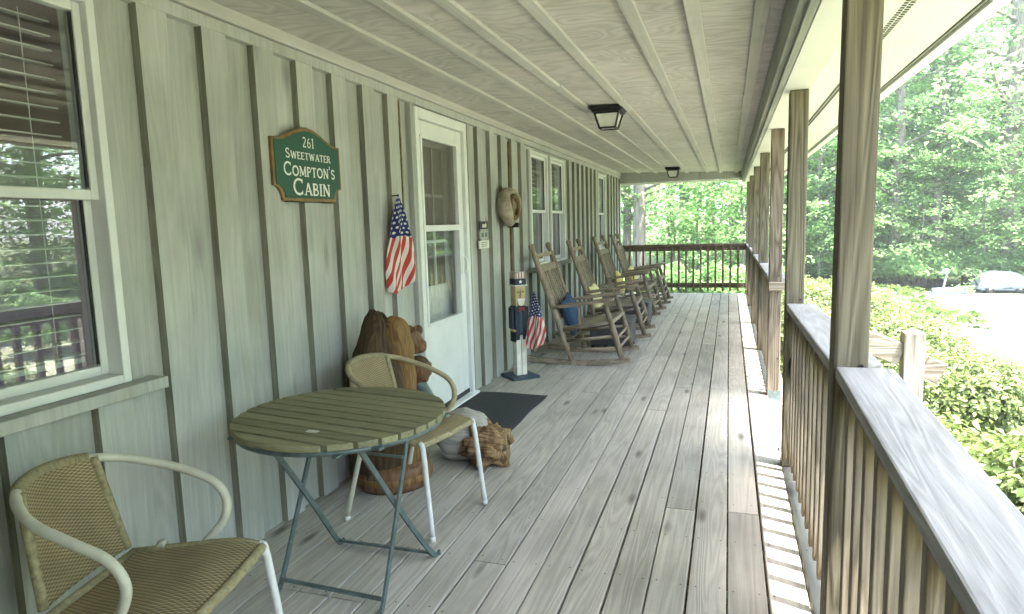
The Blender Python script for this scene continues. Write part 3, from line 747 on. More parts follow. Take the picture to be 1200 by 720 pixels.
# white scrap at the third post
b = thing('boot_scraper', 'small pale boot scraper on the sunlit deck beside the third post', 'boot scraper', (0.34, 5.25, 0)); B = b.location
m = MB(); m.box(0.29, 0.39, 5.16, 5.30, 0.002, 0.012); m.build('plate', M['alum'], b, bevel=0.002, base=B)
m = MB(); m.prism([(0.295, 5.225, 0.013), (0.385, 5.225, 0.013), (0.385, 5.225, 0.10), (0.355, 5.225, 0.10), (0.345, 5.225, 0.085), (0.335, 5.225, 0.085), (0.325, 5.225, 0.10), (0.295, 5.225, 0.10)], (0,0.006,0)); m.build('blade', M['tablemetal'], b, base=B)
# stairs
st = thing('porch_steps', 'weathered wooden steps leading down from the gap in the railing', 'steps', (0.9, 4.7, GZ)); B = st.location
for k in range(3):
    m = MB(); z = -0.19-k*0.18; m.box(0.475+k*0.27, 0.475+k*0.27+0.28, 3.97, 5.44, z, z+0.038); m.build('tread', M['stairwood'], st, bevel=0.004, base=B)
m = MB()
for y in (3.98, 5.39): m.prism([(0.475, y, -0.24), (0.475, y, -0.45), (1.05, y, GZ), (1.36, y, GZ), (1.30, y, -0.60)], (0,0.04,0))
m.build('stringer', M['stairwood'], st, base=B)
h = thing('stair_handrail', 'weathered stair handrail with cracked square post among the bushes', 'handrail', (0.95, 4.08, GZ)); B = h.location
m = MB(); m.beam((0.44, 4.065, 0.805), (0.915, 4.075, 0.625), 0.04, 0.125, (0,0,1)); m.build('rail', M['stairwood'], h, bevel=0.005, base=B)
m = MB(); m.beam((1.025, 4.075, 0.565), (1.115, 4.078, 0.52), 0.04, 0.12, (0,0,1)); m.build('rail', M['stairwood'], h, bevel=0.005, base=B)
m = MB(); m.box(0.918, 1.020, 4.03, 4.13, GZ, 0.752); m.build('post', M['stairpost'], h, bevel=0.006, base=B)

# ------------------------------------------------------------------ wall sign
def arc(cx, cy, rx, ry, a0, a1, n=14):
    return [(cx+rx*math.cos(R(a0+(a1-a0)*k/n)), cy+ry*math.sin(R(a0+(a1-a0)*k/n))) for k in range(n+1)]
TK, TN = 0.165, 0.10          # thick and thin strokes of the serif capitals
def serif(x, y, w=0.30): return ([(x-w/2, y), (x+w/2, y)], 0.07)
GLYPH = {
 'A': (0.86, [([(0.10,0.0),(0.43,1.0)], TN), ([(0.43,1.0),(0.76,0.0)], TK), ([(0.22,0.33),(0.65,0.33)], 0.08), serif(0.10,0.035), serif(0.76,0.035,.32)]),
 'B': (0.70, [([(0.14,0.0),(0.14,1.0)], TK), ([(0.04,0.95)]+[(0.30,0.95)]+arc(0.34,0.745,0.22,0.205,90,-90)+[(0.14,0.54)], 0.11), ([(0.14,0.50)]+[(0.30,0.50)]+arc(0.36,0.275,0.26,0.225,90,-90)+[(0.04,0.05)], 0.115)]),
 'C': (0.88, [(arc(0.50,0.50,0.40,0.45,48,180), 0.13), (arc(0.50,0.50,0.40,0.45,180,312), 0.14), ([(0.77,0.98),(0.77,0.72)], 0.07), ([(0.77,0.27),(0.77,0.05)], 0.06)]),
 'E': (0.66, [([(0.14,0.0),(0.14,1.0)], TK), ([(0.04,0.95),(0.60,0.95)], 0.10), ([(0.14,0.51),(0.50,0.51)], 0.09), ([(0.04,0.05),(0.63,0.05)], 0.10), ([(0.60,1.0),(0.60,0.80)], 0.06), ([(0.63,0.0),(0.63,0.20)], 0.06)]),
 'I': (0.34, [([(0.17,0.0),(0.17,1.0)], TK), serif(0.17,0.035), serif(0.17,0.965)]),
 'M': (1.06, [([(0.14,0.0),(0.16,1.0)], TN), ([(0.16,1.0),(0.53,0.12)], TK), ([(0.53,0.12),(0.90,1.0)], TN), ([(0.90,1.0),(0.92,0.0)], TK), serif(0.14,0.035,.26), serif(0.92,0.035,.30), serif(0.10,0.965,.2), serif(0.95,0.965,.2)]),
 'N': (0.88, [([(0.14,0.0),(0.14,1.0)], TN), ([(0.14,1.0),(0.74,0.0)], TK), ([(0.74,0.0),(0.74,1.0)], TN), serif(0.14,0.035,.28), serif(0.10,0.965,.2), serif(0.74,0.965,.28)]),
 'O': (0.96, [(arc(0.48,0.50,0.39,0.45,90,270), 0.15), (arc(0.48,0.50,0.39,0.45,-90,90), 0.15)]),
 'P': (0.66, [([(0.14,0.0),(0.14,1.0)], TK), ([(0.04,0.95),(0.30,0.95)]+arc(0.34,0.715,0.25,0.235,90,-90)+[(0.14,0.48)], 0.115), serif(0.14,0.035)]),
 'R': (0.78, [([(0.14,0.0),(0.14,1.0)], TK), ([(0.04,0.95),(0.30,0.95)]+arc(0.34,0.735,0.23,0.215,90,-90)+[(0.14,0.52)], 0.11), ([(0.36,0.52),(0.70,0.0)], TK), serif(0.14,0.035), serif(0.70,0.035,.2)]),
 'S': (0.66, [(arc(0.33,0.735,0.22,0.215,35,250,18)+arc(0.32,0.265,0.24,0.215,75,-145,18), 0.13), ([(0.54,0.97),(0.54,0.76)], 0.06), ([(0.10,0.25),(0.10,0.03)], 0.06)]),
 'T': (0.78, [([(0.39,0.0),(0.39,1.0)], TK), ([(0.05,0.95),(0.73,0.95)], 0.10), ([(0.05,1.0),(0.05,0.78)], 0.06), ([(0.73,1.0),(0.73,0.78)], 0.06), serif(0.39,0.035)]),
 'W': (1.20, [([(0.12,1.0),(0.36,0.0)], TK), ([(0.36,0.0),(0.60,0.95)], TN), ([(0.60,0.95),(0.84,0.0)], TK), ([(0.84,0.0),(1.08,1.0)], TN), serif(0.12,0.965,.28), serif(1.08,0.965,.26)]),
 "'": (0.22, [([(0.12,1.0),(0.09,0.74)], 0.10)]),
 '2': (0.66, [(arc(0.32,0.74,0.22,0.21,160,-30)+[(0.12,0.08)], 0.13), ([(0.08,0.06),(0.60,0.06)], 0.12)]),
 '6': (0.70, [(arc(0.35,0.29,0.24,0.24,0,360,24), 0.12), (arc(0.62,0.30,0.50,0.66,172,108), 0.12)]),
 '1': (0.44, [([(0.24,0.0),(0.24,1.0)], TK), ([(0.24,0.97),(0.06,0.84)], 0.09), serif(0.24,0.035)]),
}
def lettering(body, cy, cz, width, height, x, parent, mat, small=0.76):
    """raised serif capitals facing +X, reading left to right along +Y; lower case letters become small capitals"""
    m = MB(); pen = 0.0; strokes = []
    for ch in body:
        sc = small if ch.islower() else 1.0
        w_, st = GLYPH[ch.upper()]
        for pts, wd in st:
            oy = 0.0 if ch != "'" else 0.0
            strokes.append(([(pen+px*sc, py*sc+oy) for px, py in pts], wd*(0.5+0.5*sc)))
        pen += w_*sc+0.06
    k = width/pen
    for q, (pts, wd) in enumerate(strokes):
        n = len(pts); L = []; Rr = []
        for i, (px, py) in enumerate(pts):
            ax, ay = pts[max(0, i-1)]; bx_, by = pts[min(n-1, i+1)]
            dx, dy = bx_-ax, by-ay; ln = math.hypot(dx, dy) or 1.0
            nx, ny = -dy/ln*wd/2, dx/ln*wd/2
            L.append((px+nx, py+ny)); Rr.append((px-nx, py-ny))
        xo = x+0.00012*(q % 9)
        def P(p, d): return (xo+d, cy+(p[0]-pen/2)*k, cz+(p[1]-0.5)*height)
        vs = [P(p, 0.0015) for p in L]+[P(p, 0.0015) for p in Rr]
        fs = [(i, n+i, n+i+1, i+1) for i in range(n-1)]
        m.add(vs, fs, 0.5)
    return m.build('lettering', mat, parent, base=parent.location)
sg = thing('cabin_sign', 'dark green arched sign with bronze rim and white lettering on the wall', 'sign', (WX+0.025, 2.872, 1.72)); B = sg.location
def sign_outline(gr):
    hw, hb, hs, pk = 0.282-gr, -0.175+gr, 0.118-gr*0.6, 0.188-gr
    P = []
    P += [(-hw, -0.105+gr*0.3)]
    P += [(-hw, hs)]
    for k in range(0, 13):                       # ogee up to the arch
        t = k/12; y = -hw+0.035+t*(2*hw-0.07)
        s = 0.5-0.5*math.cos(2*math.pi*t)
        P.append((y, hs+(pk-hs)*(s**0.85)))
    P += [(hw, hs), (hw, -0.105+gr*0.3)]
    for k in range(1, 6):                        # scooped lower corner
        a = R(90)*k/5
        P.append((hw-0.062*math.sin(a)*(1.0), -0.105+gr*0.3 - (abs(hb)-0.105+gr*0.3)*(1-math.cos(a))))
    P.append((hw-0.055, hb)); P.append((-hw+0.055, hb))
    for k in range(5, 0, -1):
        a = R(90)*k/5
        P.append((-hw+0.062*math.sin(a), -0.105+gr*0.3 - (abs(hb)-0.105+gr*0.3)*(1-math.cos(a))))
    return P
def sp(P, x): return [(x, sg.location.y+a, sg.location.z+b) for a, b in P]
m = MB(); m.prism(sp(sign_outline(0), WX+0.026), (0.022,0,0)); m.build('board', M['rim'], sg, bevel=0.005, base=B)
m = MB(); m.prism(sp(sign_outline(0.017), WX+0.0485), (0.003,0,0)); m.build('face', M['green'], sg, bevel=0.001, base=B)
fx = WX+0.0535
lettering('261', 2.868, 1.834, 0.098, 0.050, fx, sg, M['letter'])
lettering('Sweetwater', 2.868, 1.771, 0.375, 0.046, fx, sg, M['letter'])
lettering("Compton's", 2.874, 1.698, 0.43, 0.064, fx, sg, M['letter'])
lettering('Cabin', 2.880, 1.615, 0.315, 0.080, fx, sg, M['letter'])

# ------------------------------------------------------------------ flags
def flag(name, label, apex, bottom_z, w_mid, ax, lean, cat='flag', pole=None, seed=0):
    """cloth hanging from its upper corner; ax = horizontal direction of spread"""
    f = thing(name, label, cat, (apex[0], apex[1], bottom_z)); B = f.location
    ax = Vector(ax).normalized(); nr = Vector((-ax.y, ax.x, 0)); H = apex[2]-bottom_z
    def fn(u, v):
        wv = w_mid*float(np.interp(v, [0,.1,.25,.4,.55,.75,.9,1], [.05,.27,.5,.64,.85,1.0,.96,.86]))
        cx = lean*v*H
        fold = 0.020*math.sin(u*9.5+v*3+seed)*min(1, v*2)+0.014*math.sin(u*17+seed*2-v*4)*v
        zz = apex[2]-H*(v*(0.93+0.07*math.sin(u*4.1+1.3)) )
        if v > 0.7: zz -= (u-0.7)*H*0.14*(v-0.7)/0.3*(1 if u < 0.7 else -1.6)
        return Vector((apex[0], apex[1], 0))+ax*(cx+(u-0.5)*wv)+nr*fold+Vector((0,0,zz))
    m = MB(); m.grid(fn, 28, 44); m.build('cloth', M['flag'], f, base=B)
    if pole:
        m = MB(); m.tube(pole, 0.004, 8); m.build('pole', M['bronze'], f, base=B)
    return f
flag('wall_flag', 'larger striped flag with white stars hanging folded on the wall left of the door', (WX+0.08, 3.735, 1.605), 0.94, 0.265, (0.25, 1, 0), 0.0,
     pole=[(WX+0.038, 3.735, 1.602), (WX+0.088, 3.735, 1.606)])

# ------------------------------------------------------------------ hanging plaque and collar
pq = thing('hanging_plaque', 'tiny three board plaque hung by twine right of the door', 'plaque', (WX+0.03, 5.36, 1.22)); B = pq.location
m = MB()
for yy in (5.285, 5.435): m.tube([(WX+0.028, 5.36, 1.545), (WX+0.034, yy, 1.44)], 0.0022, 5); m.tube([(WX+0.034, yy, 1.36), (WX+0.034, yy, 1.25)], 0.002, 5)
m.build('twine', M['wire'], pq, base=B)
for (z0, z1, mt, w_) in ((1.370, 1.438, M['bronze'], 0.20), (1.290, 1.352, M['siding'], 0.19), (1.205, 1.272, M['offwhite'], 0.24)):
    m = MB(); m.box(WX+0.026, WX+0.038, 5.36-w_/2, 5.36+w_/2, z0, z1); pb = m.build('board', mt, pq, bevel=0.002, base=B)
    m = MB(); random.seed(int(z0*1000))
    if mt is M['bronze']:
        m.prism([(WX+0.0385, 5.31, 1.385), (WX+0.0385, 5.41, 1.385), (WX+0.0385, 5.415, 1.41), (WX+0.0385, 5.40, 1.425), (WX+0.0385, 5.385, 1.41), (WX+0.0385, 5.325, 1.415)], (0.001,0,0))
        m.build('emblem', M['offwhite'], pb, base=B)
    elif mt is M['siding']:
        for a, b in ((5.29, 5.345), (5.375, 5.43)): m.box(WX+0.0385, WX+0.0395, a, b, 1.303, 1.340)
        m.build('emblem', M['tablemetal'], pb, base=B)
    else:
        for k in range(3): m.box(WX+0.0385, WX+0.0392, 5.27+random.random()*0.02, 5.44-random.random()*0.03, 1.222+k*0.016, 1.228+k*0.016)
        m.build('emblem', M['tablemetal'], pb, base=B)
hc = thing('horse_collar', 'worn tan leather horse collar hung high on the wall near the double window', 'horse collar', (WX+0.05, 5.87, 1.38)); B = hc.location
cy, cz = 5.865, 1.565
def ring(t, rw, rh):
    a = 2*math.pi*t
    k = 1.0-0.20*max(0, math.sin(a))**2
    return (cy+math.cos(a)*rw*k, cz+math.sin(a)*rh)
pts = []; rad = []
for k in range(40):
    y, z = ring(k/40, 0.145, 0.135); pts.append((WX+0.105+0.015*math.sin(k/40*6.28*2), y, z)); rad.append(0.058+0.012*math.cos(k/40*6.283*2))
m = MB(); m.tube(pts, rad, 14, True, sx=1.0); m.build('pad', M['leather'], hc, base=B)
pts = [(WX+0.155, *ring(k/40, 0.112, 0.10)) for k in range(40)]
m = MB(); m.tube(pts, 0.024, 10, True); m.build('rim_roll', M['leather_dark'], hc, base=B)
m = MB(); m.box(WX+0.06, WX+0.17, cy+0.06, cy+0.11, 1.375, 1.42); m.build('strap', M['black'], hc, bevel=0.004, base=B)
m = MB(); m.tube([(WX+0.022, cy-0.02, 1.70), (WX+0.10, cy-0.02, 1.715)], 0.006, 8); m.build('hook', M['black'], hc, base=B)

# ------------------------------------------------------------------ ceiling lights
def ceil_light(x, y, label):
    z = ZC(x)-0.003; l = thing('ceiling_light', label, 'ceiling light', (x, y, z), 0, 'porch ceiling lights'); B = l.location
    m = MB(); m.box(x-0.125, x+0.125, y-0.125, y+0.125, z-0.030, z); m.box(x-0.115, x+0.115, y-0.115, y+0.115, z-0.046, z-0.031); m.build('canopy', M['black'], l, bevel=0.004, base=B)
    t, b, h = 0.095, 0.062, 0.115; zt = z-0.047; zb = zt-h
    T = [(x-t, y-t), (x+t, y-t), (x+t, y+t), (x-t, y+t)]; Bt = [(x-b, y-b), (x+b, y-b), (x+b, y+b), (x-b, y+b)]
    m = MB()
    for i in range(4):
        j = (i+1) % 4
        m.beam((*T[i], zt), (*Bt[i], zb), 0.012, 0.012); m.beam((*Bt[i], zb), (*Bt[j], zb), 0.012, 0.012)
        m.beam((*T[i], zt-0.006), (*T[j], zt-0.006), 0.012, 0.012)
    m.build('cage', M['black'], l, base=B)
    m = MB(); s = 0.94
    vs = [(x+(p[0]-x)*s, y+(p[1]-y)*s, zt-0.001) for p in T] + [(x+(p[0]-x)*s, y+(p[1]-y)*s, zb+0.003) for p in Bt]
    m.add(vs, [(3,2,1,0),(4,5,6,7),(0,1,5,4),(1,2,6,5),(2,3,7,6),(3,0,4,7)]); m.build('lamp_glass', M['frost'], l, base=B)
ceil_light(-0.905, 5.26, 'nearer black lantern style porch light under the ceiling')
ceil_light(-0.92, 11.7, 'farther black lantern style porch light near the end beam')

# ------------------------------------------------------------------ door mat
dm = MB()
def matfn(u, v): return (-2.00+0.60*u+0.006*math.sin(v*9), 4.10+0.985*v+0.006*math.sin(u*5), 0.004+0.012*max(0.0, 1-((2*u-1)**20+(2*v-1)**20))+0.0015*math.sin(u*7+v*5))
dm.grid(matfn, 30, 40); ob = dm.build('door_mat', M['mat']); tag(ob, 'flat black rubber door mat on the deck in front of the white door', 'door mat')

# ------------------------------------------------------------------ round table
tb = thing('bistro_table', 'round folding table with olive wood slat top on blue grey crossed legs', 'table', (-1.375, 2.07, 0)); B = tb.location
cx, cyy, rr = -1.375, 2.075, 0.388; th = R(-9)
ux = Vector((math.cos(th), math.sin(th), 0)); uy = Vector((-ux.y, ux.x, 0))
m = MB(); nsl = 12; pitch = 2*rr/nsl
for k in range(nsl):
    a = -rr+k*pitch+0.0055; b = -rr+(k+1)*pitch-0.0055
    P = []
    for j in range(9): s = a+(b-a)*j/8; P.append((math.sqrt(max(0.0004, rr*rr-s*s)), s))
    Q = [(-p, s) for p, s in reversed(P)]
    random.seed(k+5); dz = random.uniform(-0.0015, 0.0015)
    m.prism([tuple(Vector((cx, cyy, 0.70+dz))+ux*p+uy*s) for p, s in P+Q], (0,0,0.022), random.random())
top = m.build('tabletop', M['tabletop'], tb, bevel=0.003, base=B)
m = MB()
vs = []; fs = []; n = 64
for r, z in ((rr-0.010, 0.682), (rr-0.010, 0.699), (rr-0.016, 0.699), (rr-0.016, 0.682)):
    for k in range(n): vs.append((cx+r*math.cos(2*math.pi*k/n), cyy+r*math.sin(2*math.pi*k/n), z))
for i in range(4):
    for k in range(n): j = (i+1) % 4; fs.append((i*n+k, i*n+(k+1) % n, j*n+(k+1) % n, j*n+k))
m.add(vs, fs, 0.5, True)
for s in (-0.2, 0.2): a = Vector((cx, cyy, 0.690)); m.beam(a-ux*0.345+uy*s, a+ux*0.345+uy*s, 0.025, 0.010)
for s in (-0.24, 0.24): a = Vector((cx, cyy, 0.682)); m.beam(a-uy*0.31+ux*s, a+uy*0.31+ux*s, 0.020, 0.006)
m.build('rim', M['tablemetal'], tb, base=B)
xl, xr = -1.652, -1.215
def leg(p): 
    m = MB(); pts = spline(p, 6)
    for i in range(len(pts)-1): m.beam(pts[i], pts[i+1]+(pts[i+1]-pts[i]).normalized()*0.002, 0.022, 0.009, (1,0,0))
    m.build('leg', M['tablemetal'], tb, base=B)
leg([(xl-0.004, 1.985, 0.012), (xl-0.004, 2.03, 0.06), (xl+0.002, 2.21, 0.42), (xl+0.006, 2.345, 0.68)])
leg([(xr+0.024, 1.965, 0.012), (xr+0.020, 2.01, 0.06), (xr+0.008, 2.20, 0.42), (xr-0.004, 2.335, 0.68)])
leg([(xl+0.015, 2.43, 0.010), (xl+0.010, 2.385, 0.03), (xl+0.008, 2.20, 0.31), (xl+0.016, 1.925, 0.68)])
leg([(xr+0.045, 2.44, 0.010), (xr+0.030, 2.39, 0.03), (xr-0.006, 2.19, 0.31), (xr-0.016, 1.915, 0.68)])
for a, b in (((xl-0.004, 2.015, 0.045), (xr+0.020, 1.995, 0.045)), ((xl+0.012, 2.392, 0.025), (xr+0.032, 2.395, 0.025)), ((xl+0.002, 2.245, 0.505), (xr+0.006, 2.23, 0.505))):
    m = MB(); m.beam(a, b, 0.026, 0.009, (0,0.3,1)); m.build('stretcher', M['tablemetal'], tb, base=B)
ws = MB(); ws.prism([(-1.335+0.02*math.cos(a)*(1.6 if i % 2 else 1), 1.835+0.012*math.sin(a), 0.7235) for i, a in enumerate(np.linspace(0, 6.28, 9)[:-1])], (0,0,0.0025))
ob = ws.build('paper_scrap', M['offwhite']); tag(ob, 'tiny white scrap lying on the round table slats', 'scrap')

# ------------------------------------------------------------------ rattan chairs
def make_chair(label, loc, rz):
    t = thing('rattan_chair', label, 'chair', loc, rz, 'rattan chairs at the round table')
    hp = [(0.02,-0.222,0.435), (0.072,-0.238,0.495), (0.088,-0.243,0.560), (0.052,-0.246,0.622), (-0.04,-0.243,0.664), (-0.145,-0.224,0.698), (-0.225,-0.180,0.727), (-0.285,-0.105,0.746), (-0.31,0,0.753)]
    hoop = spline(hp+[(x, -y, z) for x, y, z in hp[-2::-1]], 7)
    m = MB(); m.tube(hoop, 0.0135, 10); m.build('arm_hoop', M['cream'], t)
    m = MB(); k0, k1 = 47, 65
    for i in range(k0, k1):
        a, b = hoop[i], hoop[i+1]
        for j in range(3):
            p = a.lerp(b, j/3); q = a.lerp(b, (j+0.85)/3); m.tube([p, q], 0.0175, 8)
    m.build('back_wrap', M['wrap'], t)
    def seatfn(u, v):
        x = -0.20+0.41*u; y = (v-0.5)*2*(0.205+0.012*u)
        z = float(np.interp(u, [0,.2,.45,.7,.85,.95,1], [.412,.418,.433,.447,.448,.440,.430]))-0.012*(1-(2*v-1)**2)*(1-u)
        return (x, y, z)
    m = MB(); m.grid(seatfn, 24, 24); m.build('seat', M['weave'], t, solid=0.010)
    fr = MB(); fr.tube(spline([(0.212,-0.205,0.430), (0.222,-0.10,0.432), (0.224,0,0.432), (0.222,0.10,0.432), (0.212,0.205,0.430)], 5), 0.0155, 10)
    for s in (-1, 1): fr.tube(spline([(0.212, s*0.207, 0.428), (0.13, s*0.206, 0.442), (0.0, s*0.203, 0.430), (-0.20, s*0.200, 0.408)], 5), 0.0145, 10)
    fr.tube([(-0.205, -0.2, 0.410), (-0.205, 0.2, 0.410)], 0.0135, 10)
    fr.build('seat_rim', M['wrap'], t)
    def backfn(u, v):
        h = v; z = 0.44+h*0.305; w_ = 0.165-0.03*h
        x = -0.215-0.085*h+0.03*((2*u-1)**2)*(0.4+h); y = (u-0.5)*2*w_
        return (x, y, z)
    m = MB(); m.grid(backfn, 20, 20); m.build('backrest', M['weave'], t, solid=0.010)
    m = MB()
    for u in (0, 1): m.tube([backfn(u, k/8) for k in range(9)], 0.0135, 10)
    build_each(m, 'back_frame', M['wrap'], t)
    for s in (-1, 1):
        m = MB(); m.tube(spline([(0.205, s*0.205, 0.43), (0.222, s*0.208, 0.40), (0.262, s*0.222, 0.02)], 6), 0.0125, 10); lg = m.build('leg', M['whitetube'], t)
        m = MB(); m.tube([(0.2615, s*0.2215, 0.022), (0.2635, s*0.2225, 0.0)], 0.0145, 10); m.build('foot', M['frost'], lg)
        m = MB(); m.tube(spline([(-0.10, s*0.203, 0.43), (-0.135, s*0.206, 0.40), (-0.245, s*0.228, 0.02)], 6), 0.0125, 10); lg = m.build('leg', M['cream'], t)
        m = MB(); m.tube([(-0.244, s*0.2275, 0.022), (-0.247, s*0.2285, 0.0)], 0.0145, 10); m.build('foot', M['frost'], lg)
    return t
ch = make_chair('nearest rattan chair with cream arm hoop, at the bottom left corner', (-1.527, 1.341, 0), 0.238)
index_kids()
ch2 = copy_thing(ch, (-1.462, 2.805, 0), -0.199, 'second rattan chair, standing beyond the round table by the carvings')

M['tan'] = plain('tan_tube', (0.40,0.335,0.20), 0.5, 0, 0.2, 20)
for o in bpy.data.objects:
    if o.parent == ch2 and o.name.startswith('arm_hoop'):
        o.material_slots[0].link = 'OBJECT'; o.material_slots[0].material = M['tan']; o['label'] = 'tan arm hoop'
# ------------------------------------------------------------------ carved figures by the door
bc = thing('bear_carving', 'tall dark and honey coloured carved wooden bear figure against the wall', 'wood carving', (-1.78, 3.15, 0)); B = bc.location
m = MB(); m.blob((-1.80, 3.055, 0.42), (0.165, 0.175, 0.52), 48, 0.07, 3, freq=1.6, groove=0.05, squash=lambda p: Vector((p.x, p.y*(1.0-0.25*max(0, p.z)/0.52)+0.10*max(0, p.z), p.z))); m.build('body', M['bear_dark'], bc, base=B)
ap = spline([(-1.69,3.115,0.10), (-1.68,3.13,0.35), (-1.685,3.13,0.55), (-1.69,3.13,0.72), (-1.705,3.125,0.85), (-1.735,3.11,0.925)], 7)
m = MB(); m.tube(ap, [0.082*(1-max(0, (i_/(len(ap)-1)-0.72)/0.28)**2.2*0.75)*(1+0.05*math.sin(i_*0.9)) for i_ in range(len(ap))], 16); m.build('arm', M['bear_light'], bc, base=B)
hd = MB(); hd.blob((-1.695, 3.255, 0.775), (0.075, 0.078, 0.082), 30, 0.08, 5, groove=0.10); hd.blob((-1.665, 3.325, 0.735), (0.042, 0.045, 0.045), 12, 0.06, 6)
head = hd.build('head', M['bear_red'], bc, base=B)
m = MB(); m.blob((-1.665, 3.33, 0.825), (0.022, 0.018, 0.028), 8, 0.05, 1); m.blob((-1.75, 3.26, 0.85), (0.024, 0.018, 0.022), 8, 0.05, 2); m.build('ear', M['bear_dark'], head, base=B)
m = MB(); m.blob((-1.66, 3.29, 0.602), (0.075, 0.075, 0.075), 30, 0.05, 7, groove=0.08); m.build('cub_head', M['bear_red'], bc, base=B)
m = MB(); m.blob((-1.66, 3.288, 0.648), (0.058, 0.060, 0.036), 12, 0.05, 8); m.build('cap', M['bear_dark'], bc, base=B)
m = MB(); m.tube(spline([(-1.665, 3.28, 0.54), (-1.64, 3.33, 0.46), (-1.61, 3.37, 0.34), (-1.60, 3.38, 0.2)], 5), [0.035]*8+[0.045]*8, 10); m.build('limb', M['tablemetal'], bc, base=B)
m = MB(); m.lathe([(0.20,0.0), (0.215,0.03), (0.215,0.10), (0.20,0.135), (0.10,0.14)], (-1.765, 3.13, 0.0), 24); bs_ = m.build('log_base', M['bear_red'], bc, base=B)
m = MB(); m.lathe([(0.219,0.045), (0.222,0.05), (0.222,0.075), (0.219,0.08)], (-1.765, 3.13, 0.0), 24); m.build('band', M['bear_light'], bs_, base=B)

sp_ = thing('log_carving', 'pale barked log chunk with rough brown cut end lying beside the mat', 'log', (-1.42, 3.55, 0)); B = sp_.location
def lg_sq(p): 
    p.z = max(p.z, -0.132); return p
m = MB(); m.blob((-1.52, 3.60, 0.130), (0.20, 0.165, 0.165), 20, 0.09, 11, squash=lg_sq, freq=1.8); bark = m.build('pale_body', M['palebark'], sp_, base=B)
m = MB()
def rsq(p):
    p.z = max(p.z, -0.105); p.x = max(min(p.x, 0.12), -0.12); return p
m.blob((-1.355, 3.53, 0.107), (0.155, 0.15, 0.125), 44, 0.20, 4, squash=rsq, freq=2.6, groove=0.09); rough = m.build('rough_end', M['stump'], sp_, base=B)
m = MB(); m.blob((-1.385, 3.385, 0.095), (0.085, 0.018, 0.022), 12, 0.1, 2); m.blob((-1.255, 3.50, 0.10), (0.03, 0.05, 0.03), 12, 0.1, 3); m.build('hollow', M['bear_dark'], rough, base=B)
m = MB(); m.tube(spline([(-1.30, 3.47, 0.10), (-1.245, 3.49, 0.07), (-1.232, 3.505, 0.0)], 5), [0.045]*4+[0.032]*4+[0.030]*3, 9); m.tube(spline([(-1.30, 3.56, 0.16), (-1.245, 3.58, 0.15), (-1.225, 3.60, 0.11)], 5), [0.04]*4+[0.03]*4+[0.022]*3, 9); m.build('root_stub', M['stump'], sp_, base=B)

fg = thing('wooden_figure', 'slim painted wooden post man in navy coat and banded hat on a slate base', 'wooden figure', (-1.825, 5.68, 0), R(-45)); 
m = MB(); m.box(-0.135, 0.135, -0.135, 0.135, 0.0, 0.026); m.build('base', M['slate'], fg, bevel=0.003)
m = MB()
for s in (-1, 1): m.box(-0.030, 0.046, min(s*0.003, s*0.052), max(s*0.003, s*0.052), 0.027, 0.40)
m.build('trouser_legs', M['offwhite'], fg, bevel=0.003)
m = MB(); m.box(-0.060, 0.040, -0.060, 0.060, 0.385, 0.665); m.prism([(-0.060,-0.06,0.335), (0.042,-0.06,0.335), (0.055,-0.06,0.40), (0.055,-0.06,0.66), (-0.060,-0.06,0.66)], (0,0.045,0)); m.prism([(-0.060,0.015,0.335), (0.042,0.015,0.335), (0.055,0.015,0.40), (0.055,0.015,0.66), (-0.060,0.015,0.66)], (0,0.045,0))
m.build('coat', M['navy'], fg, bevel=0.004)
m = MB(); m.box(0.0405, 0.052, -0.014, 0.014, 0.42, 0.64); m.build('waistcoat', M['slate'], fg)
for s in (-1, 1):
    m = MB(); m.box(-0.03, 0.035, min(s*0.0605, s*0.088), max(s*0.0605, s*0.088), 0.46, 0.655); a_ = m.build('sleeve', M['navy'], fg, bevel=0.004)
    m = MB(); m.box(-0.005, 0.06, min(s*0.0615, s*0.085), max(s*0.0615, s*0.085), 0.435, 0.458); m.build('hand', M['skin'], a_, bevel=0.004)
m = MB(); m.prism([(0.056,-0.035,0.615), (0.056,0.0,0.635), (0.056,0.035,0.615), (0.056,0.03,0.665), (0.056,0.0,0.65), (0.056,-0.03,0.665)], (0.014,0,0)); m.build('bow_tie', M['red'], fg, bevel=0.002)
m = MB(); m.box(-0.052, 0.052, -0.052, 0.052, 0.667, 0.848); hd = m.build('head', M['skin'], fg, bevel=0.008)
m = MB(); m.prism([(0.0525,-0.010,0.75), (0.0525,0.010,0.75), (0.0525,0.007,0.81), (0.0525,-0.007,0.81)], (0.018,0,0)); m.build('nose', M['skin'], hd, bevel=0.003)
m = MB()
for s in (-1, 1): m.box(0.0525, 0.055, s*0.026-0.008, s*0.026+0.008, 0.79, 0.80)
m.build('eye', M['bear_dark'], hd)
m = MB(); m.prism([(0.0525,-0.040,0.735), (0.0525,0.040,0.735), (0.0525,0.025,0.68), (0.0525,0.0,0.665), (0.0525,-0.025,0.68)], (0.012,0,0)); m.build('beard', M['offwhite'], hd, bevel=0.003)
ht = MB(); ht.box(-0.066, 0.066, -0.066, 0.066, 0.8485, 0.860); ht.box(-0.053, 0.053, -0.053, 0.053, 0.9165, 0.975); hat = ht.build('hat', M['offwhite'], fg, bevel=0.003)
m = MB(); m.box(-0.056, 0.056, -0.056, 0.056, 0.8605, 0.916); m.build('hat_band', M['navy'], hat, bevel=0.002)
m = MB()
for k in range(4): yy = -0.042+k*0.028; m.box(0.0535, 0.0545, yy-0.005, yy+0.005, 0.918, 0.974); m.box(yy-0.005, yy+0.005, -0.0545, -0.0535, 0.918, 0.974)
m.build('hat_stripe', M['red'], hat)
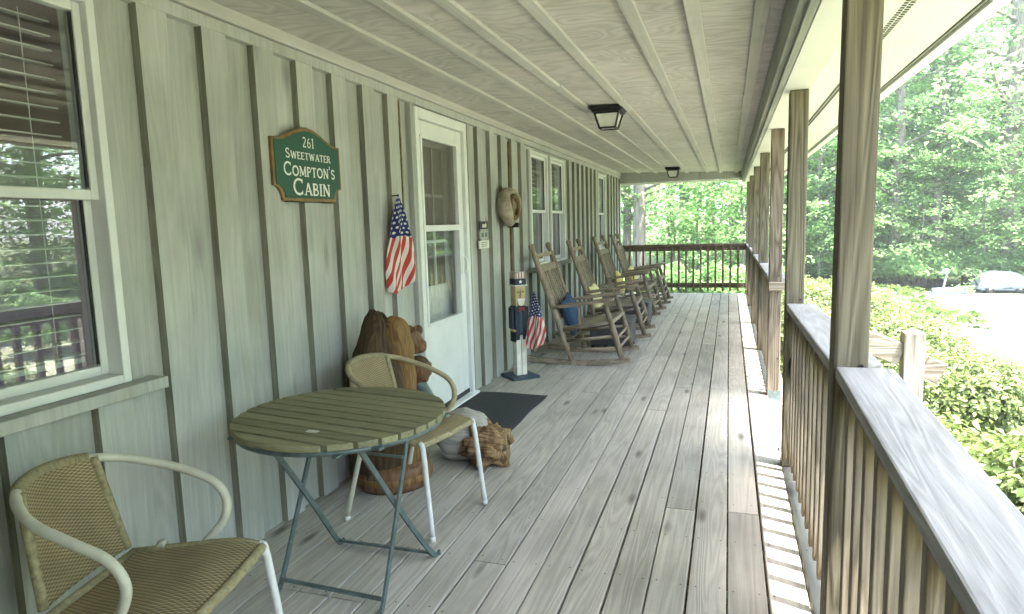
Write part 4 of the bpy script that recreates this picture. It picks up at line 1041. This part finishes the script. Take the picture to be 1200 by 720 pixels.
st5 = [(0.0565, 0.02*math.sin(i*math.pi/5)*(1 if i % 2 == 0 else 0.42), 0.888+0.02*math.cos(i*math.pi/5)*(1 if i % 2 == 0 else 0.42)) for i in range(10)]
m = MB(); m.prism(st5, (0.0015,0,0)); m.build('hat_star', M['letter'], hat)
flag('hand_flag', 'smaller striped flag on a stick held by the wooden figure', (-1.655, 5.62, 0.80), 0.225, 0.20, (1, -0.2, 0), 0.02, pole=[(-1.72, 5.60, 0.40), (-1.685, 5.61, 0.62), (-1.655, 5.62, 0.80)], seed=2)

# ------------------------------------------------------------------ rocking chairs
def make_rocker(label, loc):
    t = thing('rocking_chair', label, 'rocking chair', loc, 0, 'wooden rocking chairs in a row along the wall')
    W = 0.335
    # local x = world x + 1.45
    for s in (-1, 1):
        m = MB(); pts = []
        for k in range(25):
            x = -0.60+k*1.15/24
            pts.append((x, s*W, 0.022+0.135*(x+0.02)**2))
        for i in range(24): m.beam(pts[i], Vector(pts[i+1])+(Vector(pts[i+1])-Vector(pts[i])).normalized()*0.002, 0.040, 0.050 if i < 22 else 0.042)
        m.build('rocker', M['rockerx'], t, bevel=0.004)
        p0, p1 = Vector((-0.03, s*W, 0.045)), Vector((-0.43, s*(W-0.015), 1.20))
        m = MB(); m.tube([p0, p0.lerp(p1,0.3), p0.lerp(p1,0.9), p0.lerp(p1,0.93), p0.lerp(p1,0.95), p0.lerp(p1,0.975), p0.lerp(p1,0.995), p0.lerp(p1,1.0)], [0.026,0.030,0.028,0.022,0.027,0.033,0.027,0.014], 12); m.build('back_post', M['rocker'], t)
        m = MB(); m.tube([(0.475, s*W, 0.065), (0.40, s*W, 0.33), (0.315, s*W, 0.60)], [0.028,0.031,0.025], 12); m.build('front_leg', M['rocker'], t)
        # arm board
        A = Vector((-0.20, s*W, 0.555)); Bv = Vector((0.40, s*W, 0.645)); m = MB()
        d = (Bv-A); out = [(0,0.030),(0.5,0.048),(0.85,0.062),(0.95,0.055),(1.0,0.030)]
        P = [A+d*q+Vector((0,w_,0)) for q, w_ in out]+[A+d*q-Vector((0,w_,0)) for q, w_ in reversed(out)]
        m.prism(P, (0,0,0.032)); m.build('arm', M['rockerx'], t, bevel=0.005)
        m = MB(); m.tube([(-0.105, s*W, 0.345), (0.385, s*W, 0.440)], 0.021, 10); m.tube([(-0.075, s*W, 0.235), (0.415, s*W, 0.30)], 0.016, 8); m.tube([(-0.05, s*W, 0.14), (0.445, s*W, 0.185)], 0.016, 8)
        build_each(m, 'side_rung', M['rockerx'], t)
        # arm support peg
        m = MB(); m.tube([(0.06, s*W, 0.375), (0.05, s*W, 0.59)], 0.012, 8); m.build('arm_spindle', M['rocker'], t)
    m = MB()
    for x, z, r in ((0.385, 0.435, 0.018), (0.425, 0.28, 0.013), (0.447, 0.185, 0.013)): m.tube([(x, -W, z), (x, W, z)], r, 10)
    m.tube([(-0.09, -W, 0.22), (-0.09, W, 0.22)], 0.013, 8)
    build_each(m, 'cross_rung', M['rockerx'], t)
    m = MB()
    for k in range(9):
        x = -0.10+k*0.058; z = 0.352+k*0.058*0.19
        m.beam((x, -W+0.01, z+0.012-0.012*math.sin(k/8*3.14)), (x, W-0.01, z+0.012-0.012*math.sin(k/8*3.14)), 0.048, 0.016)
    m.build('seat', M['rockerx'], t, bevel=0.003)
    m = MB(); p0, p1 = Vector((-0.03, 0, 0.045)), Vector((-0.43, 0, 1.20)); q = W-0.02
    nrm = (p1-p0).normalized()
    for tt, hh in ((0.90, 0.040), (0.79, 0.075), (0.36, 0.05)):
        c = p0.lerp(p1, tt); m.beam(c-Vector((0,q,0)), c+Vector((0,q,0)), 0.022, hh, nrm)
    build_each(m, 'back_rail', M['rockerx'], t, 0.004)
    for k in range(7):
        y = -0.225+k*0.075; m = MB()
        m.beam(p0.lerp(p1,0.37)+Vector((0.004,y,0)), p0.lerp(p1,0.785)+Vector((0.004,y,0)), 0.012, 0.046, (0,1,0)); m.build('back_slat', M['rocker'], t, bevel=0.002)
    return t
RY = [6.63, 8.08, 9.98, 11.37]
rk = make_rocker('nearest rocking chair, brown grey wood, holding the blue pillow', (-1.45, RY[0], 0))
index_kids()
for k, lb in ((1, 'second rocking chair from the front, its pale yellow pillow low against the back'), (2, 'third rocking chair in the row, a yellow pillow set on its corner'), (3, 'last rocking chair, next to the far end railing')):
    copy_thing(rk, (-1.45+0.03*math.sin(k*2), RY[k], 0), R([0, 2, -2, 1][k]), lb)
def pillow(y, mat, label, rx=0.0, sz=0.19, dx=0.0):
    c = Vector((-1.565+dx, y-0.06, 0.475)); m = MB()
    tilt = R(17)
    def fn(u, v):
        a, b = 2*u-1, 2*v-1
        return a, b
    for sgn in (1, -1):
        def f2(u, v, sgn=sgn):
            a, b = 2*u-1, 2*v-1
            k = (1-a**4)*(1-b**4); hgt = sgn*0.062*max(0, k)**0.6
            pinch = 1-0.10*(1-abs(a))*abs(b)**3-0.0
            ya, zb = a*sz*(1-0.08*(1-abs(b)**2)*0), b*sz*pinch
            y2 = ya*math.cos(rx)-zb*math.sin(rx); z2 = ya*math.sin(rx)+zb*math.cos(rx)
            wr = 0.006*math.sin(a*7+b*3+sgn)*(1-abs(a))
            x2 = hgt+wr
            X = x2*math.cos(tilt)-z2*math.sin(tilt); Z = x2*math.sin(tilt)+z2*math.cos(tilt)
            return (c.x+X, c.y+y2, c.z+Z)
        m.grid(f2, 18, 18)
    o = m.build('pillow', mat, None, base=c); o.location = c
    tag(o, label, 'pillow', 'pillows on the rocking chairs')
pillow(RY[0], M['blue'], 'square dark blue pillow on the nearest rocking chair', R(12), 0.185, 0.02)
M['paleyellow'] = plain('pale_yellow_fabric', (0.70,0.60,0.22), 0.9, 0, 0.2, 30, 0.5, col2=(0.74,0.70,0.44))
pillow(RY[1], M['paleyellow'], 'pale yellow pillow on the second rocking chair', R(4), 0.17)
pillow(RY[2], M['yellow'], 'bright yellow pillow standing on its corner on the third rocking chair', R(35), 0.15)
pillow(RY[3], M['yellow'], 'bright yellow pillow on the last rocking chair by the end railing', R(6), 0.16)
def side_table(y, label):
    t = thing('side_table', label, 'side table', (-1.24, y, 0), 0, 'small dark side tables between the rocking chairs'); B = t.location
    m = MB(); P = []
    for k in range(11): a = math.pi*k/10; P.append((-1.24+0.245*math.cos(a)*1.0, y-0.22, 0.295+0.045*math.sin(a)))
    m.prism(P, (0,0.44,0)); m.build('top', M['resin'], t, bevel=0.008, base=B)
    m = MB(); m.box(-1.47, -1.01, y-0.205, y+0.205, 0.035, 0.294); m.build('body', M['resin'], t, bevel=0.02, base=B)
    for a in (-1.455, -1.055):
        for b in (y-0.2, y+0.165): m = MB(); m.box(a, a+0.03, b, b+0.03, 0, 0.034); m.build('foot', M['black'], t, base=B)
side_table(7.36, 'dark rounded side table between the first two rocking chairs')
side_table(9.05, 'dark rounded side table between the second and third rocking chairs')

# ------------------------------------------------------------------ vegetation
rng = np.random.default_rng(11)
def leaf_mesh(name, pos, nrm, size, rnd, mat, aspect=0.62, fold=0.18):
    """one pointed, slightly folded leaf (two triangles each side of the midrib = 2 quads) per position"""
    n = len(pos)
    a = rng.normal(size=(n,3)); t = np.cross(nrm, a); t /= np.linalg.norm(t, axis=1)[:,None]+1e-9
    b = np.cross(nrm, t)
    s = size[:,None]
    tip = pos+t*s*0.5; base = pos-t*s*0.5
    up = nrm*s*fold
    l = pos+b*s*aspect*0.5+up-t*s*0.05; r = pos-b*s*aspect*0.5+up-t*s*0.05
    v = np.stack([base, l, tip, r], 1).reshape(-1,3)
    idx = np.arange(n)*4
    tri = np.stack([idx, idx+2, idx+1, idx, idx+3, idx+2], 1).reshape(-1)
    me = bpy.data.meshes.new(name)
    me.vertices.add(n*4); me.vertices.foreach_set('co', v.astype(np.float32).ravel())
    me.loops.add(n*6); me.loops.foreach_set('vertex_index', tri.astype(np.int32))
    me.polygons.add(n*2); me.polygons.foreach_set('loop_start', np.arange(n*2, dtype=np.int32)*3)
    me.update(calc_edges=True)
    at = me.attributes.new('rnd', 'FLOAT', 'POINT'); at.data.foreach_set('value', np.repeat(rnd, 4).astype(np.float32))
    me.materials.append(mat)
    return me
def unit(v): return v/(np.linalg.norm(v, axis=-1, keepdims=True)+1e-9)
def spray(center, rad, n, size, droop=0.25, flat=0.16, dirn=None):
    r = rad*np.sqrt(rng.random(n)); a = rng.random(n)*2*np.pi
    p = np.stack([r*np.cos(a), r*np.sin(a), rng.normal(size=n)*rad*flat-droop*r*r/max(rad, .01)], 1)
    nr = unit(np.stack([rng.normal(size=n)*0.45+0.3*p[:,0]/rad, rng.normal(size=n)*0.45+0.3*p[:,1]/rad, np.ones(n)], 1))
    return center+p, nr, size*(0.65+0.7*rng.random(n)), np.clip(rng.normal(size=n)*0.17+0.45+0.25*rng.normal(), 0, 1)
def tree_proto(seed, H, crown0, R0, nbr, leaf, trunk_r, per=60, sprayr=0.75):
    """tall woodland tree: tapered trunk with limbs, layered leaf sprays along each limb"""
    global rng
    rng = np.random.default_rng(seed); rd = random.Random(seed)
    tr = MB(); bend = [Vector((rd.uniform(-.25,.25)*k/8, rd.uniform(-.25,.25)*k/8, H*k/8)) for k in range(9)]
    tr.tube(spline(bend, 3), [trunk_r*(1.25 if i == 0 else 1)*(1-0.85*i/24)**0.8 for i in range(25)], 10)
    P = []; Nn = []; S = []; C = []
    for k in range(nbr):
        f = (k+rd.random())/nbr; z = crown0+(H*0.97-crown0)*f
        q = z/H*8; i = min(7, int(q)); base = bend[i].lerp(bend[i+1], q-i)
        az = k*2.399+rd.uniform(-.5,.5)
        L = R0*(1.0-0.75*f**1.6)*rd.uniform(0.55, 1.1)
        tip = base+Vector((math.cos(az)*L, math.sin(az)*L, L*rd.uniform(-0.05, 0.45)))
        mid = base.lerp(tip, 0.5)+Vector((rd.uniform(-.2,.2), rd.uniform(-.2,.2), rd.uniform(0, .25)))
        br = spline([base, mid, tip], 5); tr.tube(br, [trunk_r*0.32*(1-f*0.6)*(1-0.085*j) for j in range(len(br))], 5)
        ns = max(3, int(L*2.3))
        for j in range(ns):
            t = 0.25+0.8*(j+rd.random())/ns
            c = br[min(len(br)-1, int(t*(len(br)-1)))]+Vector((rd.uniform(-.8,.8), rd.uniform(-.8,.8), rd.uniform(-.35,.35)))*min(1.0, L*0.35)
            p, n_, s_, c_ = spray(np.array(c), sprayr*rd.uniform(.6,1.25), int(per*rd.uniform(.6,1.3)), leaf)
            P.append(p); Nn.append(n_); S.append(s_); C.append(c_)
    tm = tr.build('trunk', M['bark'])
    cm = leaf_mesh('crown', np.concatenate(P), np.concatenate(Nn), np.concatenate(S), np.concatenate(C), M['leafA'])
    me = tm.data; bpy.data.objects.remove(tm)
    return me, cm
def bush_proto(seed, rx, rz, n, leaf, mat, lumps=14):
    global rng
    rng = np.random.default_rng(seed); rd = random.Random(seed)
    P = []; Nn = []; C = []
    cs = []
    for k in range(lumps):
        a = rd.uniform(0, 6.28); q = rd.random()**0.5*0.75
        cs.append((np.array([math.cos(a)*q*rx, math.sin(a)*q*rx, rz*(0.35+0.40*rd.random())*(1-0.35*q)]), rx*rd.uniform(0.30, 0.5)))
    per = n//lumps
    for c, r in cs:
        d = unit(rng.normal(size=(per,3))); d[:,2] = np.abs(d[:,2])*0.95-0.25*rng.random(per)
        rr = r*(0.72+0.33*rng.random(per)); k = 1+0.18*np.sin(d[:,0]*9+c[0]*5)*np.sin(d[:,1]*8+c[1]*7)
        P.append(c+d*(rr*k)[:,None]*np.array([1,1,0.95])); Nn.append(unit(d+rng.normal(size=(per,3))*0.55+np.array([0,0,0.5])))
        C.append(np.clip(rng.normal(size=per)*0.20+0.50+0.12*rng.normal(), 0, 1))
    P = np.concatenate(P); Nn = np.concatenate(Nn); C = np.concatenate(C)
    ok = P[:,2] > 0.02; P, Nn, C = P[ok], Nn[ok], C[ok]
    cm = leaf_mesh('foliage', P, Nn, leaf*(0.7+0.6*rng.random(len(P))), C, mat)
    st = MB()
    for k in range(16):
        c, r = cs[k % lumps]; st.tube(spline([(rd.uniform(-.1,.1), rd.uniform(-.1,.1), 0), (c[0]*0.5, c[1]*0.5, c[2]*0.55), tuple(c+np.array([rd.uniform(-.3,.3)*r, rd.uniform(-.3,.3)*r, r*0.6]))], 4), [0.014,0.013,0.012,0.011,0.010,0.009,0.008,0.007,0.006], 5)
    so_ = st.build('stem', M['bark']); sm = so_.data; bpy.data.objects.remove(so_)
    return sm, cm
def plant(name, protos, names, loc, rz, sc, label, cat, group):
    t = bpy.data.objects.new(name, None); COL.objects.link(t); t.empty_display_size = 0.2
    t.location = loc; t.rotation_euler = (0,0,rz); t.scale = sc if hasattr(sc, '__len__') else (sc,)*3
    tag(t, label, cat, group)
    for nm, me in zip(names, protos):
        o = bpy.data.objects.new(nm, me); COL.objects.link(o); o.parent = t
    return t
TALL = [tree_proto(21, 14.5, 3.0, 3.8, 34, 0.19, 0.24, 36), tree_proto(22, 13.5, 1.6, 3.5, 32, 0.185, 0.17, 36), tree_proto(23, 16.0, 3.6, 4.2, 36, 0.19, 0.30, 36)]
UND = [tree_proto(31, 6.5, 0.5, 2.4, 28, 0.15, 0.06, 44, 0.6), tree_proto(32, 5.0, 0.3, 2.2, 26, 0.14, 0.05, 44, 0.55)]
BUSH = [bush_proto(41, 0.85, 1.25, 24000, 0.046, M['leafB'], 26), bush_proto(42, 0.80, 1.15, 22000, 0.044, M['leafB'], 24)]
SHR = [bush_proto(43, 1.1, 1.5, 7000, 0.12, M['leafA'], 16)]
def gz(x, y): return GZ-0.05+min(max(0, math.hypot(x-2, y-8)-26)*0.02, 2.0)
# hedge along the porch
hb = [((1.40, 3.75), 0, 1.15, 'leafy yellow green bush just right of the stair handrail post'), ((1.42, 2.95), 1, .98, 'leafy green bush growing beside the nearest pale rail cap'), ((1.45, 1.7), 0, .96, 'leafy green bush low beside the near end of the railing'),
      ((2.25, 3.55), 1, .9, 'sunlit bush on the lawn side of the bushes by the rail cap'), ((1.65, 6.35), 1, 1.04, 'sunlit clipped bush directly behind the stair handrail'), ((1.55, 7.7), 0, 1.08, 'rounded sunlit bush second behind the stair handrail'),
      ((1.45, 9.2), 1, 1.14, 'rounded sunlit bush third along the porch past the stairs'), ((1.35, 10.8), 0, 1.16, 'sunlit bush seen between the two nearest posts'), ((1.3, 12.4), 1, 1.2, 'sunlit bush near the far corner of the porch'), ((2.2, 7.0), 0, .82, 'low sunlit bush at the lawn edge right of the handrail')]
for k, ((x, y), p, s, lb) in enumerate(hb):
    plant('bush', BUSH[p], ('stem', 'foliage'), (x, y, GZ-0.02), k*1.7, (s, s, s*0.97), lb, 'bush', 'bushes in front of the porch')
rd = random.Random(5)
trees = []
def tall(x, y, p, s, lb='tall green woodland tree standing beyond the lawn', rz=None):
    plant('woodland_tree', TALL[p], ('trunk', 'crown'), (x, y, gz(x, y)), rd.uniform(0, 6.28) if rz is None else rz, (s, s, s*rd.uniform(.95,1.05)), lb, 'tree', 'trees of the surrounding woods')
def und(x, y, p, s, lb='bright green young tree in the understorey of the woods'):
    plant('young_tree', UND[p], ('trunk', 'crown'), (x, y, gz(x, y)), rd.uniform(0, 6.28), (s, s, s*rd.uniform(.9,1.1)), lb, 'young tree', 'understorey trees of the woods')
# woods beyond the far end of the porch
tall(-2.43, 19.2, 2, 0.72, 'tree with the broad grey trunk left of centre in the far porch opening'); tall(-3.0, 20.5, 0, 0.62, 'tree with the slim trunk at the left edge of the far porch opening')
for x, y, p, s in ((-0.8, 30, 0, .95), (1.0, 33, 1, 1.0), (-6, 24, 0, .9), (-2.2, 35, 2, 1.0), (-8, 31, 1, 1.1), (2.6, 36, 0, 1.1), (-9, 20, 1, 1)): tall(x, y, p, s)
for x, y, p, s in ((0.4, 20.5, 0, .95), (-1.0, 22.5, 1, 1.05), (1.6, 24, 0, 1.05), (-5.2, 21.5, 0, .9), (0.3, 26.5, 1, 1.2), (-2.2, 28.5, 0, 1.0), (-4.6, 32, 0, 1.1)): und(x, y, p, s)
# woods on the right beyond the lawn
tall(4.50, 21.4, 2, .62, 'tree with the grey trunk just right of the nearest post'); tall(5.62, 21.7, 2, .5, 'tree with the pair of slim pale trunks above the leaning post'); tall(5.86, 22.0, 2, .42, 'slim pale trunked tree beside the twin trunks'); tall(7.35, 21.9, 2, .85, 'tree with the broad trunk at the right edge of the woods')
for x, y, p, s in ((3.3, 31, 2, .95), (9.6, 27, 0, 1.0), (3.3, 25, 0, .85), (5.1, 26, 0, .85), (6.6, 26.5, 0, .85), (8.9, 26, 0, .9), (7.6, 31, 1, 1.1), (5.2, 33, 0, 1.1), (15.6, 14.5, 2, .9), (14, 11, 0, 1), (16.5, 8.5, 1, 1.0), (14.5, 5.5, 2, .85), (17, 3, 0, 1.0), (15, 0, 1, 1.05), (18, -4, 2, .9), (19, 11, 2, 1.0), (20, 5, 0, 1.1)): tall(x, y, p, s)
for x, y, p, s in ((3.6, 22.6, 1, .9), (5.3, 23.4, 0, .9), (6.6, 22.6, 1, .85), (8.0, 22.2, 0, .85), (9.6, 21.6, 1, .95), (4.2, 27, 0, 1.1), (7.4, 27.5, 1, 1.2), (12.2, 14, 1, .9), (13.0, 9, 0, .9), (13.2, 3, 1, 1.0), (14, -2, 0, 1.0), (2.6, 26, 1, 1.1), (6.0, 29.5, 0, 1.3), (3.5, 20.6, 1, .85), (5.05, 20.9, 0, .62), (6.5, 20.8, 1, .72), (8.3, 20.2, 0, .8), (2.6, 21.6, 0, 1.0), (12.4, 12.0, 1, .9)): und(x, y, p, s)
sl_ = [((5.0, 21.0), 1.0, 'dark green shrub at the lawn edge behind the leaning pale post'), ((6.4, 21.6), 1.0, 'green shrub at the lawn edge left of the tarp'), ((3.9, 21.5), 1.0, 'green shrub at the lawn edge nearest the post'), ((7.9, 21.3), .9, 'pale flowering shrub at the lawn edge above the tarp'), ((9.2, 20.4), 1.0, 'green shrub at the right end of the lawn edge'),
       ((-0.2, 17.2), .75, 'low shrub behind the middle of the end railing'), ((0.8, 18.0), .8, 'low shrub behind the right part of the end railing'), ((-1.5, 18.4), .7, 'low shrub behind the left part of the end railing'), ((-3.2, 17.5), .7, 'low shrub left of the end railing'),
       ((9.2, 6.0), 1.0, 'shrub across the lawn, reflected in the nearest window'), ((10.4, 9.0), 1.1, 'shrub across the lawn, second in the window reflection'), ((8.6, 3.2), 1.0, 'shrub across the lawn opposite the porch steps'), ((7.6, 8.6), .8, 'small shrub on the open lawn opposite the door'), ((10.5, 12.5), 1.2, 'large shrub across the lawn by the woods'), ((11.0, 4.6), 1.2, 'large shrub beside the woods, behind the reflected ones')]
for k, ((x, y), s, lb) in enumerate(sl_):
    plant('shrub', SHR[0], ('stem', 'foliage'), (x, y, gz(x, y)), k*1.1, s, lb, 'shrub', 'shrubs at the edge of the woods')
# far woods as one mass
rng = np.random.default_rng(3)
n = 42000
az = rng.uniform(R(-42), R(120), n); dist = rng.uniform(38, 62, n)
hh = rng.random(n)**0.9*17; cl = np.sin(az*37)*np.sin(hh*0.9+az*11)+0.6*np.sin(az*91+hh*2.1)
keep = cl > -0.35
az, dist, hh = az[keep], dist[keep]+cl[keep]*2, hh[keep]
pos = np.stack([np.sin(az)*dist, np.cos(az)*dist, hh-0.2], 1); m_ = len(pos)
nr = unit(rng.normal(size=(m_,3))*0.6+np.array([0,-0.3,1.0]))
me = leaf_mesh('far_woods', pos, nr, 0.62*(0.6+0.8*rng.random(m_)), np.clip(0.45+0.2*rng.normal(size=m_), 0, 1), M['leafA'])
ob = bpy.data.objects.new('far_woods', me); COL.objects.link(ob); tag(ob, 'far green woods closing the view behind the nearer trees', 'woods', None, 'stuff')
tk = MB()
for k in range(90):
    a = rd.uniform(R(-40), R(118)); dd = rd.uniform(34, 56); x, y = math.sin(a)*dd, math.cos(a)*dd
    h_ = rd.uniform(9, 16); tk.tube([(x, y, gz(x, y)), (x+rd.uniform(-.3,.3), y, h_*0.5), (x+rd.uniform(-.5,.5), y, h_)], [rd.uniform(.12,.26), .13, .05], 7)
ob = tk.build('far_trunks', M['bark']); tag(ob, 'crowd of distant trunks standing in the far woods', 'tree trunks', None, 'stuff')
# ground cover beyond the porch end
n = 26000
x = rng.uniform(-9, 4.5, n); y = 13.6+rng.random(n)*13
z = np.array([gz(a, b) for a, b in zip(x, y)])+0.04+0.30*rng.random(n)*(0.5+0.5*np.sin(x*2.1+y*1.3))
me = leaf_mesh('ground_cover', np.stack([x, y, z], 1), unit(rng.normal(size=(n,3))*0.5+np.array([0,0,1.0])), 0.14*(0.6+0.8*rng.random(n)), rng.random(n), M['leafC'])
ob = bpy.data.objects.new('ground_cover', me); COL.objects.link(ob); tag(ob, 'leafy ground cover beyond the end railing', 'ground cover', None, 'stuff')

# ------------------------------------------------------------------ things at the lawn edge
tp = thing('covered_cart', 'pale grey tarp covered garden cart under the trees at the lawn edge', 'cart', (6.6, 19.9, gz(6.6, 19.9))); B = tp.location
m = MB()
def tarp(u, v):
    a = u*2-1; b = v*2-1
    x = 6.60+a*0.56; y = 19.95+b*0.45
    h_ = 0.40*(1-abs(a)**5)*(1-abs(b)**4)
    return (x+0.02*math.sin(v*9), y+0.02*math.sin(u*11), GZ+0.14+h_+0.10*u*(0.3)+0.018*math.sin(u*14+v*3))
m.grid(tarp, 30, 24); m.build('tarp', M['tarp'], tp, base=B, solid=0.006)
m = MB(); m.box(6.12, 7.1, 19.55, 20.35, GZ+0.10, GZ+0.15); m.build('tray', M['bluegrey'], tp, base=B)
for xx in (6.3, 6.95):
    m = MB(); m.tube([(xx, 19.56, GZ+0.07), (xx, 19.50, GZ+0.07)], 0.10, 14); m.build('wheel', M['black'], tp, base=B)
m = MB(); m.tube(spline([(6.12, 19.7, GZ+0.14), (6.02, 19.7, GZ+0.32), (5.96, 19.7, GZ+0.52)], 4), 0.02, 8); m.build('pull_handle', M['bronze'], tp, base=B)
lp = thing('garden_stake', 'slim leaning pale blue grey stake at the lawn edge left of the cart', 'stake', (5.11, 19.0, GZ)); B = lp.location
m = MB(); m.tube([(5.10, 19.0, GZ), (5.17, 19.0, -0.25), (5.20, 19.0, -0.12)], [0.028, 0.028, 0.022], 8); m.build('shaft', M['tarp'], lp, base=B)
m = MB(); m.blob((5.17, 19.0, -0.07), (0.09, 0.06, 0.07), 10, 0.08, 3); m.build('finial', M['bluegrey'], lp, base=B)
gl = thing('edging_log', 'low dark blue grey log lying at the lawn edge beside the leaning stake', 'log', (5.4, 19.4, GZ)); B = gl.location
m = MB(); m.tube([(5.0, 19.4, GZ+0.07), (5.4, 19.42, GZ+0.085), (5.75, 19.45, GZ+0.07)], [0.10, 0.11, 0.095], 12); m.build('log', M['bluegrey'], gl, base=B)

# ------------------------------------------------------------------ air
hz = MB(); hz.box(-424, 424, -424, 424, GZ-1.2, 24.0)  # volume added to brighten the shade between the trees
hm = bpy.data.materials.new('haze_air'); hm.use_nodes = True; hn = hm.node_tree; hn.nodes.clear()
pv = N(hn, 'ShaderNodeVolumePrincipled'); pv.inputs['Color'].default_value = (0.92, 0.96, 0.94, 1); pv.inputs['Density'].default_value = 0.002; pv.inputs['Anisotropy'].default_value = 0.2
ho = N(hn, 'ShaderNodeOutputMaterial'); hn.links.new(pv.outputs[0], ho.inputs['Volume'])
ob = hz.build('haze', hm); tag(ob, 'thin haze volume added to lift the dark gaps among the woods', 'haze', None, 'stuff')
